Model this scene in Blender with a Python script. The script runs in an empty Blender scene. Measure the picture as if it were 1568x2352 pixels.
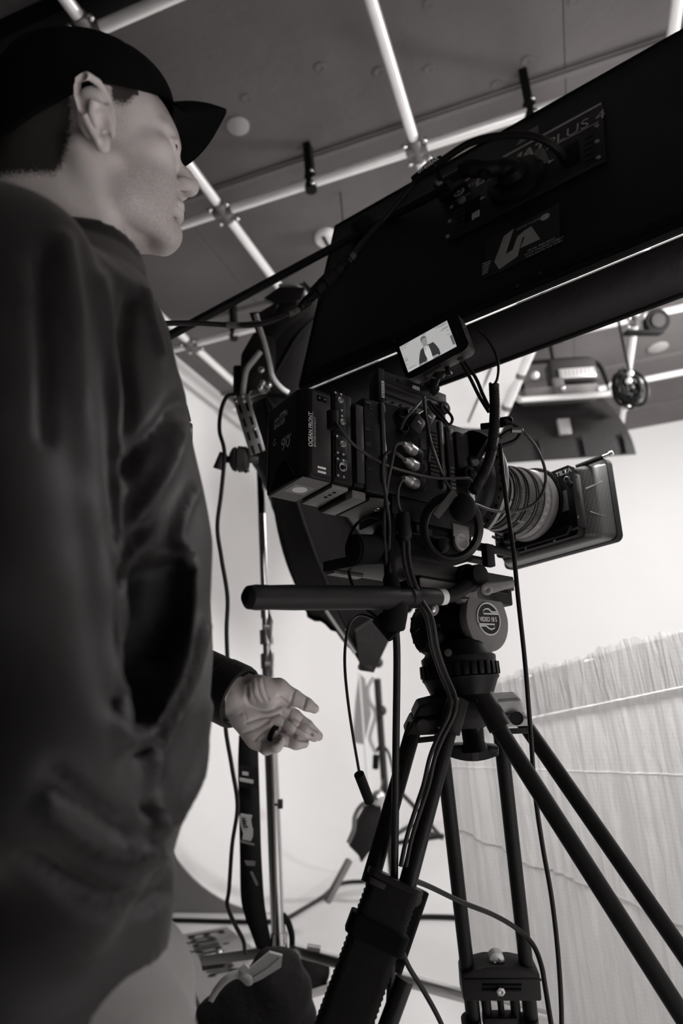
import bpy, bmesh, math, random
import numpy as np
from mathutils import Vector, Matrix
S = bpy.context.scene
COL = S.collection
random.seed(7)
# ------------------------------------------------------------------ camera
FPX, CAMZ = 1568.0, 1.07
PIT, ROLL, YAW = (math.radians(a) for a in (16.65, -4.26, 17.82))
def ray(px, py):
    """world direction through a pixel of the 1568x2352 frame (unit depth along the optical axis)"""
    x3, y3, z3 = (px-784)/FPX, (py-1176)/FPX, 1.0
    cr, sr = math.cos(ROLL), math.sin(ROLL)
    x, y2 = cr*x3+sr*y3, -sr*x3+cr*y3
    cp, sp = math.cos(PIT), math.sin(PIT)
    y, z = cp*y2-sp*z3, sp*y2+cp*z3
    ca, sa = math.cos(YAW), math.sin(YAW)
    return Vector((ca*x-sa*z, sa*x+ca*z, -y))
EYE = Vector((0, 0, CAMZ))
def P(px, py, d): return EYE+ray(px, py)*d
def atz(px, py, z):
    r = ray(px, py); return EYE+r*((z-CAMZ)/r.z)
def atplane(px, py, p0, n):
    r = ray(px, py); n = Vector(n); return EYE+r*((Vector(p0)-EYE).dot(n)/r.dot(n))
cd = bpy.data.cameras.new('camera'); cam = bpy.data.objects.new('camera', cd); COL.objects.link(cam)
cd.sensor_fit = 'VERTICAL'; cd.sensor_height = 36; cd.sensor_width = 24; cd.lens = 36*FPX/2352
cd.clip_start = 0.02; cd.clip_end = 60
c0 = ray(784, 1176); cx = (ray(785, 1176)-c0).normalized(); cy = (ray(784, 1175)-c0).normalized()
cam.matrix_world = Matrix(((cx.x, cy.x, -c0.x, 0), (cx.y, cy.y, -c0.y, 0), (cx.z, cy.z, -c0.z, CAMZ), (0, 0, 0, 1)))
cd.dof.use_dof = True; cd.dof.focus_distance = 1.08; cd.dof.aperture_fstop = 3.2
S.camera = cam
S.view_settings.view_transform = 'Standard'; S.view_settings.look = 'None'
S.view_settings.exposure = 0.0; S.view_settings.gamma = 1.0; S.view_settings.use_curve_mapping = False
# ------------------------------------------------------------------ world: the dim unlit half of the studio
W = bpy.data.worlds.new('studio_ambient'); S.world = W; W.use_nodes = True
W.node_tree.nodes['Background'].inputs[0].default_value = (1, .96, .95, 1)
W.node_tree.nodes['Background'].inputs[1].default_value = 0.012
def area_light(name, loc, direction, sx, sy, power, col=(1, .988, .982)):
    l = bpy.data.lights.new(name, 'AREA'); l.shape = 'RECTANGLE'; l.size = sx; l.size_y = sy; l.energy = power; l.color = col
    o = bpy.data.objects.new(name, l); COL.objects.link(o); o.location = loc
    o.rotation_euler = Vector(direction).to_track_quat('-Z', 'Y').to_euler(); return o
# ------------------------------------------------------------------ materials
MATS = {}
def mat(name, c, rough=.5, metal=0.0, noise=0.0, nscale=20, bump=0.0, bscale=200, spec=.2, emit=0.0, coat=0.0, sheen=0.0, trans=0.0, alpha=1.0):
    if name in MATS: return MATS[name]
    m = bpy.data.materials.new(name); m.use_nodes = True; nt = m.node_tree; b = nt.nodes['Principled BSDF']
    if not isinstance(c, tuple): c = (c, c*(.91+.072*min(1, c/.5)), c*(.895+.082*min(1, c/.5)))
    b.inputs['Base Color'].default_value = (*c, 1); b.inputs['Roughness'].default_value = rough
    b.inputs['Metallic'].default_value = metal; b.inputs['Specular IOR Level'].default_value = spec
    if emit: b.inputs['Emission Color'].default_value = (1, .988, .982, 1); b.inputs['Emission Strength'].default_value = emit
    if coat: b.inputs['Coat Weight'].default_value = coat; b.inputs['Coat Roughness'].default_value = .15
    if sheen: b.inputs['Sheen Weight'].default_value = sheen; b.inputs['Sheen Tint'].default_value = (1, .92, .9, 1)
    if trans: b.inputs['Transmission Weight'].default_value = trans
    tc = nt.nodes.new('ShaderNodeTexCoord')
    if noise:
        n = nt.nodes.new('ShaderNodeTexNoise'); n.inputs['Scale'].default_value = nscale; n.inputs['Detail'].default_value = 5
        nt.links.new(tc.outputs['Object'], n.inputs['Vector'])
        mx = nt.nodes.new('ShaderNodeMix'); mx.data_type = 'RGBA'
        mx.inputs['A'].default_value = (*[v*(1-noise) for v in c], 1); mx.inputs['B'].default_value = (*[min(1, v*(1+noise)) for v in c], 1)
        nt.links.new(n.outputs['Fac'], mx.inputs['Factor']); nt.links.new(mx.outputs['Result'], b.inputs['Base Color'])
    if bump:
        n2 = nt.nodes.new('ShaderNodeTexNoise'); n2.inputs['Scale'].default_value = bscale; n2.inputs['Detail'].default_value = 3
        nt.links.new(tc.outputs['Object'], n2.inputs['Vector'])
        bp = nt.nodes.new('ShaderNodeBump'); bp.inputs['Strength'].default_value = bump; bp.inputs['Distance'].default_value = .01
        nt.links.new(n2.outputs['Fac'], bp.inputs['Height']); nt.links.new(bp.outputs['Normal'], b.inputs['Normal'])
    MATS[name] = m; return m
BLK = mat('black_anodised', .008, .45, noise=.25, nscale=60)
BLKM = mat('matte_black', .005, .75, noise=.3, nscale=40)
RUB = mat('black_rubber', .006, .55)
PLA = mat('black_plastic', .009, .42, bump=.15, bscale=900)
DGR = mat('dark_grey_metal', .04, .45, noise=.2, nscale=50)
GRY = mat('grey_metal', .22, .4, metal=.6)
CHR = mat('chrome_steel', .62, .22, metal=1, noise=.1, nscale=30)
SIL = mat('satin_steel', .55, .38, metal=1)
WHT = mat('white_print', .75, .6)
GPR = mat('grey_print', .62, .6)
LPR = mat('pale_print', .75, .6)
HOLE = mat('hole_black', .003, .9)
# ------------------------------------------------------------------ mesh helpers
def tag(o, label=None, cat=None, group=None, kind=None):
    if label: o['label'] = label
    if cat: o['category'] = cat
    if group: o['group'] = group
    if kind: o['kind'] = kind
    return o
def empty(name, loc, label=None, cat=None, group=None):
    o = bpy.data.objects.new(name, None); COL.objects.link(o); o.location = loc; o.empty_display_size = .05
    return tag(o, label, cat, group)
def link(name, me, m, parent=None):
    """mesh in world coordinates -> object, keeping world placement under an Empty parent"""
    o = bpy.data.objects.new(name, me); COL.objects.link(o)
    if m is not None: me.materials.append(m)
    if parent is not None:
        o.parent = parent
        p = parent; off = Vector((0, 0, 0))
        while p is not None: off += p.location; p = p.parent
        o.location = -off
    return o
class Fr:
    """local frame: X right, Y forward, Z up of a thing that faces azimuth az (deg clockwise from +Y)"""
    def __init__(s, o, az, el=0, roll=0):
        a, e, r = math.radians(az), math.radians(el), math.radians(roll)
        f = Vector((math.sin(a)*math.cos(e), math.cos(a)*math.cos(e), math.sin(e)))
        ri = Vector((math.cos(a), -math.sin(a), 0)); u = ri.cross(f)
        s.x, s.y, s.z = ri*math.cos(r)+u*math.sin(r), f, u*math.cos(r)-ri*math.sin(r)
        s.o = Vector(o)
    k = 1.0      # size of one local unit in metres; enlarges the panel scaled about the camera
    def __call__(s, x, y, z): return s.o+(s.x*x+s.y*y+s.z*z)*s.k
    def loc(s, px, py, ax, val):
        d = ray(px, py); n = (s.x, s.y, s.z)[ax]
        t = (val*s.k-(EYE-s.o).dot(n))/d.dot(n); p = (EYE+d*t-s.o)/s.k
        return Vector((p.dot(s.x), p.dot(s.y), p.dot(s.z)))
    def inv(s, p): p = (Vector(p)-s.o)/s.k; return Vector((p.dot(s.x), p.dot(s.y), p.dot(s.z)))
class WF:
    k = 1.0; x, y, z, o = Vector((1, 0, 0)), Vector((0, 1, 0)), Vector((0, 0, 1)), Vector((0, 0, 0))
    def __call__(s, x, y, z): return Vector((x, y, z))
WORLD = WF()
def spline(pts, n=8, closed=False):
    pts = [Vector(p) for p in pts]; out = []; L = len(pts)
    if L < 3: return pts
    rng = range(L if closed else L-1)
    for i in rng:
        p0 = pts[(i-1) % L] if (closed or i > 0) else pts[0]*2-pts[1]
        p1, p2 = pts[i], pts[(i+1) % L]
        p3 = pts[(i+2) % L] if (closed or i+2 < L) else pts[-1]*2-pts[-2]
        for k in range(n):
            t = k/n
            out.append(.5*((2*p1)+(p2-p0)*t+(2*p0-5*p1+4*p2-p3)*t*t+(3*p1-p0-3*p2+p3)*t**3))
    if not closed: out.append(pts[-1])
    return out
class MB:
    def __init__(s, fr=WORLD): s.v = []; s.f = []; s.fr = fr
    def add(s, vs, fs):
        b = len(s.v); s.v += [s.fr(*v) for v in vs]; s.f += [tuple(b+i for i in f) for f in fs]; return s
    def addw(s, vs, fs):
        b = len(s.v); s.v += [Vector(v) for v in vs]; s.f += [tuple(b+i for i in f) for f in fs]; return s
    def box(s, x0, x1, y0, y1, z0, z1, bev=0.0):
        if bev <= 0:
            v = [(x, y, z) for z in (z0, z1) for y in (y0, y1) for x in (x0, x1)]
            return s.add(v, [(0, 2, 3, 1), (4, 5, 7, 6), (0, 1, 5, 4), (2, 6, 7, 3), (0, 4, 6, 2), (1, 3, 7, 5)])
        bm = bmesh.new(); bmesh.ops.create_cube(bm, size=1)
        for q in bm.verts: q.co = Vector(((x0+x1)/2+q.co.x*(x1-x0), (y0+y1)/2+q.co.y*(y1-y0), (z0+z1)/2+q.co.z*(z1-z0)))
        bmesh.ops.bevel(bm, geom=bm.edges[:], offset=bev, segments=2, affect='EDGES', profile=.5)
        bm.verts.ensure_lookup_table(); s.add([q.co[:] for q in bm.verts], [tuple(q.index for q in f.verts) for f in bm.faces]); bm.free(); return s
    def prism(s, pts, d, bev=0.0, axis='z', at=0.0):
        """2D polygon extruded by d along axis, starting at `at`. axis z:(x,y) y:(x,z) x:(y,z)"""
        def mk(p, h):
            return {'z': (p[0], p[1], h), 'y': (p[0], h, p[1]), 'x': (h, p[0], p[1])}[axis]
        n = len(pts)
        if bev > 0:
            bm = bmesh.new(); a = [bm.verts.new(mk(p, at)) for p in pts]; b = [bm.verts.new(mk(p, at+d)) for p in pts]
            bm.faces.new(a); bm.faces.new(b[::-1])
            for i in range(n): bm.faces.new((a[i], b[i], b[(i+1) % n], a[(i+1) % n]))
            bmesh.ops.recalc_face_normals(bm, faces=bm.faces[:])
            bmesh.ops.bevel(bm, geom=bm.edges[:], offset=bev, segments=2, affect='EDGES', profile=.5, clamp_overlap=True)
            bm.verts.index_update(); s.add([q.co[:] for q in bm.verts], [tuple(q.index for q in f.verts) for f in bm.faces]); bm.free(); return s
        v = [mk(p, at) for p in pts]+[mk(p, at+d) for p in pts]
        return s.add(v, [tuple(range(n))[::-1], tuple(range(n, 2*n))]+[(i, (i+1) % n, n+(i+1) % n, n+i) for i in range(n)])
    def tube(s, pts, r, n=10, cap=True, local=True, closed=False):
        pts = [s.fr(*p) if local else Vector(p) for p in pts]; L = len(pts)
        rs = r if isinstance(r, (list, tuple)) else [r]*L
        if local: rs = [q*s.fr.k for q in rs]
        nrm = None; b = len(s.v)
        for i in range(L):
            if closed: t = pts[(i+1) % L]-pts[(i-1) % L]
            else: t = pts[min(i+1, L-1)]-pts[max(i-1, 0)]
            t = t.normalized() if t.length > 1e-9 else Vector((0, 0, 1))
            if nrm is None:
                nrm = t.orthogonal().normalized()
            nrm = (nrm-t*nrm.dot(t)).normalized(); bn = t.cross(nrm)
            for k in range(n):
                a = 2*math.pi*k/n; s.v.append(pts[i]+(nrm*math.cos(a)+bn*math.sin(a))*rs[i])
        for i in range(L if closed else L-1):
            j = (i+1) % L
            for k in range(n):
                s.f.append((b+i*n+k, b+i*n+(k+1) % n, b+j*n+(k+1) % n, b+j*n+k))
        if cap and not closed:
            s.f.append(tuple(b+k for k in range(n))[::-1]); s.f.append(tuple(b+(L-1)*n+k for k in range(n)))
        return s
    def cyl(s, p0, p1, r, r2=None, n=20, local=True): return s.tube([p0, p1], [r, r if r2 is None else r2], n, True, local)
    def lathe(s, p0, axis, prof, n=32, local=True, closed=False):
        """prof: list of (distance along axis, radius)"""
        p0 = s.fr(*p0) if local else Vector(p0)
        ax = (s.fr.x*axis[0]+s.fr.y*axis[1]+s.fr.z*axis[2]).normalized() if local else Vector(axis).normalized()
        u = ax.orthogonal().normalized(); w = ax.cross(u); b = len(s.v); L = len(prof)
        if local: prof = [(h*s.fr.k, r*s.fr.k) for h, r in prof]
        for (h, r) in prof:
            for k in range(n):
                a = 2*math.pi*k/n; s.v.append(p0+ax*h+(u*math.cos(a)+w*math.sin(a))*max(r, 1e-5))
        for i in range(L-1 if not closed else L):
            j = (i+1) % L
            for k in range(n): s.f.append((b+i*n+k, b+i*n+(k+1) % n, b+j*n+(k+1) % n, b+j*n+k))
        if not closed:
            s.f.append(tuple(b+k for k in range(n))[::-1]); s.f.append(tuple(b+(L-1)*n+k for k in range(n)))
        return s
    def ball(s, c, rx, ry=None, rz=None, n=16, m=10):
        ry = rx if ry is None else ry; rz = rx if rz is None else rz
        vs = []; fs = []
        for i in range(m+1):
            t = math.pi*i/m
            for k in range(n):
                a = 2*math.pi*k/n; vs.append((c[0]+rx*math.sin(t)*math.cos(a), c[1]+ry*math.sin(t)*math.sin(a), c[2]+rz*math.cos(t)))
        for i in range(m):
            for k in range(n): fs.append((i*n+k, i*n+(k+1) % n, (i+1)*n+(k+1) % n, (i+1)*n+k))
        return s.add(vs, fs)
    def strip(s, a, b):
        """quad strip between two polylines of world points"""
        n = len(a); return s.addw(list(a)+list(b), [(i, i+1, n+i+1, n+i) for i in range(n-1)])
    def build(s, name, m, parent=None, smooth=35, recalc=True):
        me = bpy.data.meshes.new(name); me.from_pydata([v[:] for v in s.v], [], s.f)
        if recalc:
            bm = bmesh.new(); bm.from_mesh(me); bmesh.ops.remove_doubles(bm, verts=bm.verts[:], dist=1e-6)
            bmesh.ops.recalc_face_normals(bm, faces=bm.faces[:]); bm.to_mesh(me); bm.free()
        me.validate(); 
        if smooth:
            me.polygons.foreach_set('use_smooth', [True]*len(me.polygons)); me.set_sharp_from_angle(angle=math.radians(smooth))
        return link(name, me, m, parent)
def text(s, name, fr, origin, xdir, ydir, size, m, parent, align='LEFT', squeeze=1.0, shear=0.0, thick=.0002, bold=0.0):
    """flat print: real letters lying on a surface; origin/xdir/ydir are local directions of frame fr"""
    cu = bpy.data.curves.new(name, 'FONT'); cu.body = s; cu.size = size; cu.align_x = align; cu.shear = shear; cu.offset = bold
    cu.resolution_u = 3
    tmp = bpy.data.objects.new(name, cu); COL.objects.link(tmp)
    dg = bpy.context.evaluated_depsgraph_get(); me = bpy.data.meshes.new_from_object(tmp.evaluated_get(dg))
    bpy.data.objects.remove(tmp); bpy.data.curves.remove(cu)
    X = (fr.x*xdir[0]+fr.y*xdir[1]+fr.z*xdir[2]).normalized(); Y = (fr.x*ydir[0]+fr.y*ydir[1]+fr.z*ydir[2]).normalized(); Z = X.cross(Y)
    o0 = fr(*origin)
    for v in me.vertices: v.co = o0+(X*(v.co.x*squeeze)+Y*v.co.y+Z*thick)*fr.k
    me.name = name; me.materials.clear()
    return link(name, me, m, parent)
def copy_tree(o, parent=None, name=None):
    c = o.copy(); COL.objects.link(c); c.parent = parent
    for ch in o.children: copy_tree(ch, c)
    return c
# ---- implicit surfaces (surface nets) for organic shapes
def surface_nets(F, org, h):
    nx, ny, nz = F.shape; s = F < 0
    c = [s[i:nx-1+i, j:ny-1+j, k:nz-1+k] for i in (0, 1) for j in (0, 1) for k in (0, 1)]
    cnt = sum(q.astype(np.int8) for q in c); act = (cnt > 0) & (cnt < 8)
    I, J, K = np.nonzero(act); idx = -np.ones(act.shape, np.int64); idx[I, J, K] = np.arange(len(I))
    acc = np.zeros((len(I), 3)); num = np.zeros(len(I))
    off = [(i, j, k) for i in (0, 1) for j in (0, 1) for k in (0, 1)]
    for a in range(8):
        for b in range(a+1, 8):
            d = np.array(off[b])-np.array(off[a])
            if np.abs(d).sum() != 1: continue
            fa = F[I+off[a][0], J+off[a][1], K+off[a][2]]; fb = F[I+off[b][0], J+off[b][1], K+off[b][2]]
            m = (fa < 0) != (fb < 0); t = np.where(m, fa/np.where(m, fa-fb, 1), 0)
            acc += m[:, None]*(np.array(off[a])+t[:, None]*d); num += m
    V = (np.stack([I, J, K], 1)+acc/num[:, None])*h+np.array(org)
    faces = []
    for ax in range(3):
        sl0 = [slice(None)]*3; sl1 = [slice(None)]*3; sl0[ax] = slice(0, -1); sl1[ax] = slice(1, None)
        ch = s[tuple(sl0)] != s[tuple(sl1)]; A, B, C = np.nonzero(ch); q = np.stack([A, B, C], 1)
        o1, o2 = (ax+1) % 3, (ax+2) % 3
        ok = (q[:, o1] > 0) & (q[:, o2] > 0) & (q[:, o1] < act.shape[o1]) & (q[:, o2] < act.shape[o2]); q = q[ok]
        def cell(d1, d2):
            r = q.copy(); r[:, o1] += d1; r[:, o2] += d2; return idx[r[:, 0], r[:, 1], r[:, 2]]
        f = np.stack([cell(-1, -1), cell(0, -1), cell(0, 0), cell(-1, 0)], 1)
        flip = ~s[tuple(q.T)]; f[flip] = f[flip][:, ::-1]; faces.append(f)
    return V, np.concatenate(faces)
class SDF:
    def __init__(s, lo, hi, h):
        s.lo = np.array(lo, float); s.h = h
        n = [int(math.ceil((b-a)/h))+1 for a, b in zip(lo, hi)]
        g = [lo[i]+h*np.arange(n[i]) for i in range(3)]
        s.X, s.Y, s.Z = (q.astype(np.float32) for q in np.meshgrid(*g, indexing='ij'))
        s.F = np.full(s.X.shape, 10.0, np.float32)
    def ell(s, c, r, rot=None):
        x, y, z = s.X-c[0], s.Y-c[1], s.Z-c[2]
        if rot is not None:
            R = np.array(rot); x, y, z = (R[0][i]*x+R[1][i]*y+R[2][i]*z for i in range(3))
        k0 = np.sqrt((x/r[0])**2+(y/r[1])**2+(z/r[2])**2); k1 = np.sqrt((x/r[0]**2)**2+(y/r[1]**2)**2+(z/r[2]**2)**2)
        return k0*(k0-1)/np.maximum(k1, 1e-6)
    def cone(s, a, b, ra, rb, sq=None):
        a = np.array(a, float); b = np.array(b, float); d = b-a; L2 = max((d*d).sum(), 1e-12)
        x, y, z = s.X-a[0], s.Y-a[1], s.Z-a[2]
        t = np.clip((x*d[0]+y*d[1]+z*d[2])/L2, 0, 1)
        return np.sqrt((x-t*d[0])**2+(y-t*d[1])**2+(z-t*d[2])**2)-(ra+(rb-ra)*t)
    def chain(s, pts, rs, k=0.0):
        f = None
        for i in range(len(pts)-1):
            g = s.cone(pts[i], pts[i+1], rs[i], rs[i+1]); f = g if f is None else (np.minimum(f, g) if k == 0 else s.smin(f, g, k))
        return f
    @staticmethod
    def smin(a, b, k):
        h = np.clip(.5+.5*(b-a)/k, 0, 1); return b*(1-h)+a*h-k*h*(1-h)
    def add(s, g, k=.01): s.F = s.smin(s.F, g, k); return s
    def sub(s, g, k=.005): s.F = -s.smin(-s.F, g, k); return s
    def mesh(s): return surface_nets(s.F, s.lo, s.h)
def mesh_from(name, V, Fc, m, parent=None, fr=None, smooth=True, iters=0):
    if fr is not None:
        R = np.array([fr.x[:], fr.y[:], fr.z[:]]); V = V@R+np.array(fr.o[:])
    me = bpy.data.meshes.new(name); me.from_pydata(V.tolist(), [], Fc.tolist())
    if smooth: me.polygons.foreach_set('use_smooth', [True]*len(me.polygons))
    return link(name, me, m, parent)
# ================================================================== SETTING
H = 2.75; PZ = CAMZ+H; CZ = 4.07          # pipe grid height, ceiling height
WX, FY, CR = -2.79, 8.235, .89            # left cyc wall, far cyc wall, cove radius
def nodes_white(name, c, scale, amt, rough=.6, bump=.05):
    return mat(name, c, rough, noise=amt, nscale=scale, bump=bump, bscale=60)
CYC = nodes_white('cyc_white_paint', .82, 1.5, .03)
FLR = nodes_white('white_floor_paint', .74, 3.0, .06, rough=.4)
DKW = mat('studio_side_wall', .09, .8, noise=.2, nscale=3)
PLY = mat('raw_plywood_grey', .34, .7, noise=.15, nscale=6)
def profile_x():   # cyc wing: cove + wall, as (x,z)
    pts = [(WX+CR-CR*math.sin(a), CR-CR*math.cos(a)) for a in np.linspace(0, math.pi/2, 20)]
    return pts+[(WX, CZ)]
prof = [(CR-CR*math.sin(a), CR-CR*math.cos(a)) for a in np.linspace(0, math.pi/2, 20)]+[(0, CZ)]     # (inward offset, z)
pathL = [((WX, y), (1, 0)) for y in np.linspace(4.1, FY-CR, 10)]+[((WX+CR-CR*math.cos(a), FY-CR+CR*math.sin(a)), (math.cos(a), -math.sin(a))) for a in np.linspace(0, math.pi/4, 10)[1:]]
pathB = [((WX+CR-CR*math.cos(a), FY-CR+CR*math.sin(a)), (math.cos(a), -math.sin(a))) for a in np.linspace(math.pi/4, math.pi/2, 10)]+[((x, FY), (0, -1)) for x in np.linspace(WX+CR, 4.8, 10)[1:]]
def sweep(path):
    b = MB(); m = len(prof)
    for (p, n) in path:
        for off, z in prof: b.v.append(Vector((p[0]+n[0]*off, p[1]+n[1]*off, z)))
    for i in range(len(path)-1):
        for j in range(m-1): b.f.append((i*m+j, i*m+j+1, (i+1)*m+j+1, (i+1)*m+j))
    return b
wl = tag(sweep(pathL).build('wall_left', CYC, recalc=False, smooth=60), kind='structure')
pr = profile_x()
link_end = MB().prism([(WX+CR, 0.0)]+pr[1:]+[(WX-.1, CZ), (WX-.1, 0)], .012, axis='y', at=4.086).build('cyc_end_panel', PLY, wl, smooth=0)
tag(sweep(pathB).build('wall_back', CYC, recalc=False, smooth=60), kind='structure')
tag(MB().box(4.8, 4.9, -3, FY, 0, CZ).build('wall_right', CYC, smooth=0), kind='structure')
tag(MB().box(-4.2, -4.1, -3, 4.1, 0, CZ).build('wall_side', DKW, smooth=0), kind='structure')
tag(MB().box(-4.2, 4.9, -3.1, -3, 0, CZ).build('wall_front', DKW, smooth=0), kind='structure')
tag(MB().box(-4.2, 4.9, -3.1, FY+.3, -.06, 0).build('floor', FLR, smooth=0), kind='structure')
CEI = mat('grey_ceiling_board', .14, .75, noise=.22, nscale=2.2, bump=.35, bscale=14)
BAT = mat('ceiling_batten', .155, .5, noise=.15, nscale=8)
ceil = tag(MB().box(-4.2, 4.9, -3.1, FY+.3, CZ+.02, CZ+.1).build('ceiling', mat('ceiling_void', .03, .9), smooth=0), kind='structure')
seam_y = [1.10*k-1.9 for k in range(10)]   # filled from the photographed batten line below
yb = atz(784, 337, CZ).y; pitch = 1.16
ys = [yb+pitch*k for k in range(-5, 7)]
me0 = None
for i in range(len(ys)-1):
    for j in range(4):
        xa, xb = -4.1+2.25*j, -4.1+2.25*(j+1)
        if ys[i] > FY+.2: continue
        MB().box(xa+.0015, xb-.0015, ys[i]+.004, min(ys[i+1]-.004, FY+.3), CZ-.0, CZ+.02, .003).build('ceiling_board', CEI, ceil, smooth=0)
for k, y in enumerate(ys):
    if y < FY: tag(MB().box(-4.1, 4.8, y-.028, y+.028, CZ-.012, CZ-.001, .003).box(-4.1, 4.8, y-.012, y+.012, CZ-.02, CZ-.013, .002).build('trim_%d' % (k+1), BAT, smooth=0), kind='structure')
# ---- steel pipe grid under the ceiling
PIPE = mat('galvanised_pipe', .95, .35, metal=.3, spec=.8, noise=.06, nscale=12)
FIT = mat('pipe_fitting_cast', .16, .5, metal=.3)
AX = [-.859*H, -.537*H, -.134*H, .299*H, .73*H]; BY = [.215*H, .627*H, 1.036*H, 1.452*H, 1.863*H, 2.291*H]
pos_a = ['leftmost, above the white corner', 'passing behind the cap brim', 'crossing top centre', 'at upper right above the hanging softbox', 'beyond the right edge']
for k, x in enumerate(AX[:4]):
    tag(MB().tube([(x, -.6, PZ), (x, FY-.35, PZ)], .027, 16).build('grid_pipe', PIPE), 'bright steel ceiling pipe running away from view, '+pos_a[k], 'pipe', 'ceiling grid pipes')
pos_b = ['overhead and out of view behind', 'at the very top above the cap', 'behind the nose and above the black panel', 'low left, ending behind the softbox', 'just under the black panel at right', 'farthest, at right beside the cable coil']
for k, y in enumerate(BY):
    if k == 0: continue
    tag(MB().tube([(-2.6, y, PZ), (3.4, y, PZ)], .027, 16).build('grid_pipe', PIPE), 'steel ceiling pipe running across, '+pos_b[k], 'pipe', 'ceiling grid cross pipes')
n = 0
where = {(0, 2): 'beside the cap', (0, 3): 'over the white corner at lower left', (1, 1): 'at top left above the cap', (1, 2): 'right of the nose', (2, 2): 'at top centre', (3, 4): 'at right above the hanging softbox', (3, 5): 'at right by the cable coil'}
for i, x in enumerate(AX[:4]):
    for j, y in enumerate(BY):
        if (i, j) not in where: continue
        t = empty('pipe_clamp', (x, y, PZ), 'dark bolted clamp joining two ceiling pipes, '+where[(i, j)], 'clamp', 'pipe crossing clamps')
        b = MB(); b.tube([(x, y-.075, PZ), (x, y+.075, PZ)], .033, 14).tube([(x-.055, y, PZ), (x+.055, y, PZ)], .031, 14)
        b.build('clamp_body', FIT, t)
        for sx, sy in ((1, 1), (1, -1), (-1, 1), (-1, -1)):
            MB().ball((x+sx*.052, y+sy*.062, PZ-.022), .015, n=10, m=6).build('bolt', CHR, t)
for (px, py, wy, lab) in ((715, 424, 2, 'left of the black panel'), (1217, 250, 2, 'behind the top edge of the black panel'), (535, 764, 3, 'at lower left by the softbox'), (1282, 775, 4, 'right of the monitor')):
    q = atz(px, py, PZ); x, y = q.x, BY[wy]
    t = empty('pipe_hanger', (x, y, CZ), 'black hanger bracket holding a ceiling pipe, '+lab, 'bracket', 'pipe hangers')
    b = MB().box(x-.02, x+.02, y-.03, y+.03, PZ+.02, CZ-.001, .004).tube([(x, y, PZ-.05), (x, y, PZ+.05)], .032, 12)
    b.build('strap', BLKM, t)
    MB().ball((x+.02, y-.03, PZ-.03), .014, n=10, m=6).build('bolt', CHR, t); MB().ball((x+.02, y-.03, PZ+.05), .012, n=10, m=6).build('bolt', CHR, t)
q = atz(546, 288, CZ); tag(MB().lathe((q.x, q.y, CZ+.001), (0, 0, -1), [(0, .06), (.008, .06), (.014, .05), (.016, 0)], 24).build('ceiling_plug', mat('plug_grey', .34, .6)), 'pale round plug in the ceiling right of the cap brim', 'ceiling plug')
q = atz(1510, 797, CZ); tag(MB().lathe((q.x, q.y, CZ+.001), (0, 0, -1), [(0, .09), (.012, .09), (.02, .07), (.022, 0)], 24).build('ceiling_plug', mat('plug_grey', .34, .6)), 'pale round plug in the ceiling at far right', 'ceiling plug')
for k, (px, py) in enumerate(((735, 155), (567, 225), (1320, 2), (870, 165), (985, 160), (1140, 195), (985, 10), (1210, 140))):
    q = atz(px, py, CZ); tag(MB().lathe((q.x, q.y, CZ+.001), (0, 0, -1), [(0, .03), (.004, .03), (.006, .018), (.004, .012), (.004, 0)], 16).build('ceiling_fastener', CEI), 'small round fastener cap in the ceiling, '+('above the black panel, left of two', 'nearest the pale round plug', 'at the top edge toward the right', 'left of the top centre pipe', 'just right of the top centre pipe', 'close to the panel hanger', 'at the top edge right of the centre pipe', 'highest above the panel hanger')[k], 'fastener', 'ceiling fastener caps')
q = atz(748, 541, CZ)
t = empty('smoke_detector', (q.x, q.y, CZ), 'small white ceiling detector beside the black panel corner', 'detector')
MB().lathe((q.x, q.y, CZ), (0, 0, -1), [(0, .075), (.03, .075), (.05, .06), (.055, 0)], 20).build('housing', mat('detector_white', .85, .4), t)
MB().box(q.x-.012, q.x+.012, q.y-.06, q.y+.06, CZ-.062, CZ-.05, .003).build('sensor_slot', DGR, t)
q0, q1 = atz(0, 108, CZ-.1), atz(170, 42, CZ-.1); yb2 = (q0.y+q1.y)/2
tag(MB().box(-2.4, 3.2, yb2-.05, yb2+.05, CZ-.12, CZ-.001, .006).build('ceiling_track', BLKM), 'black ceiling track crossing the top left corner above the cap', 'ceiling track')
# ================================================================== LIGHTS OF THE STUDIO AND THINGS BEHIND
class Fr3(Fr):
    def __init__(s, o, x, y, z): s.o, s.x, s.y, s.z = Vector(o), Vector(x).normalized(), Vector(y).normalized(), Vector(z).normalized()
FAB = mat('black_softbox_fabric', .014, .55, noise=.3, nscale=9, bump=.25, bscale=35, sheen=.04, spec=.2)
LED = mat('led_face', .8, .6, emit=4.0)
DIFF = mat('lit_diffuser', .8, .6, emit=1.7)
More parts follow.
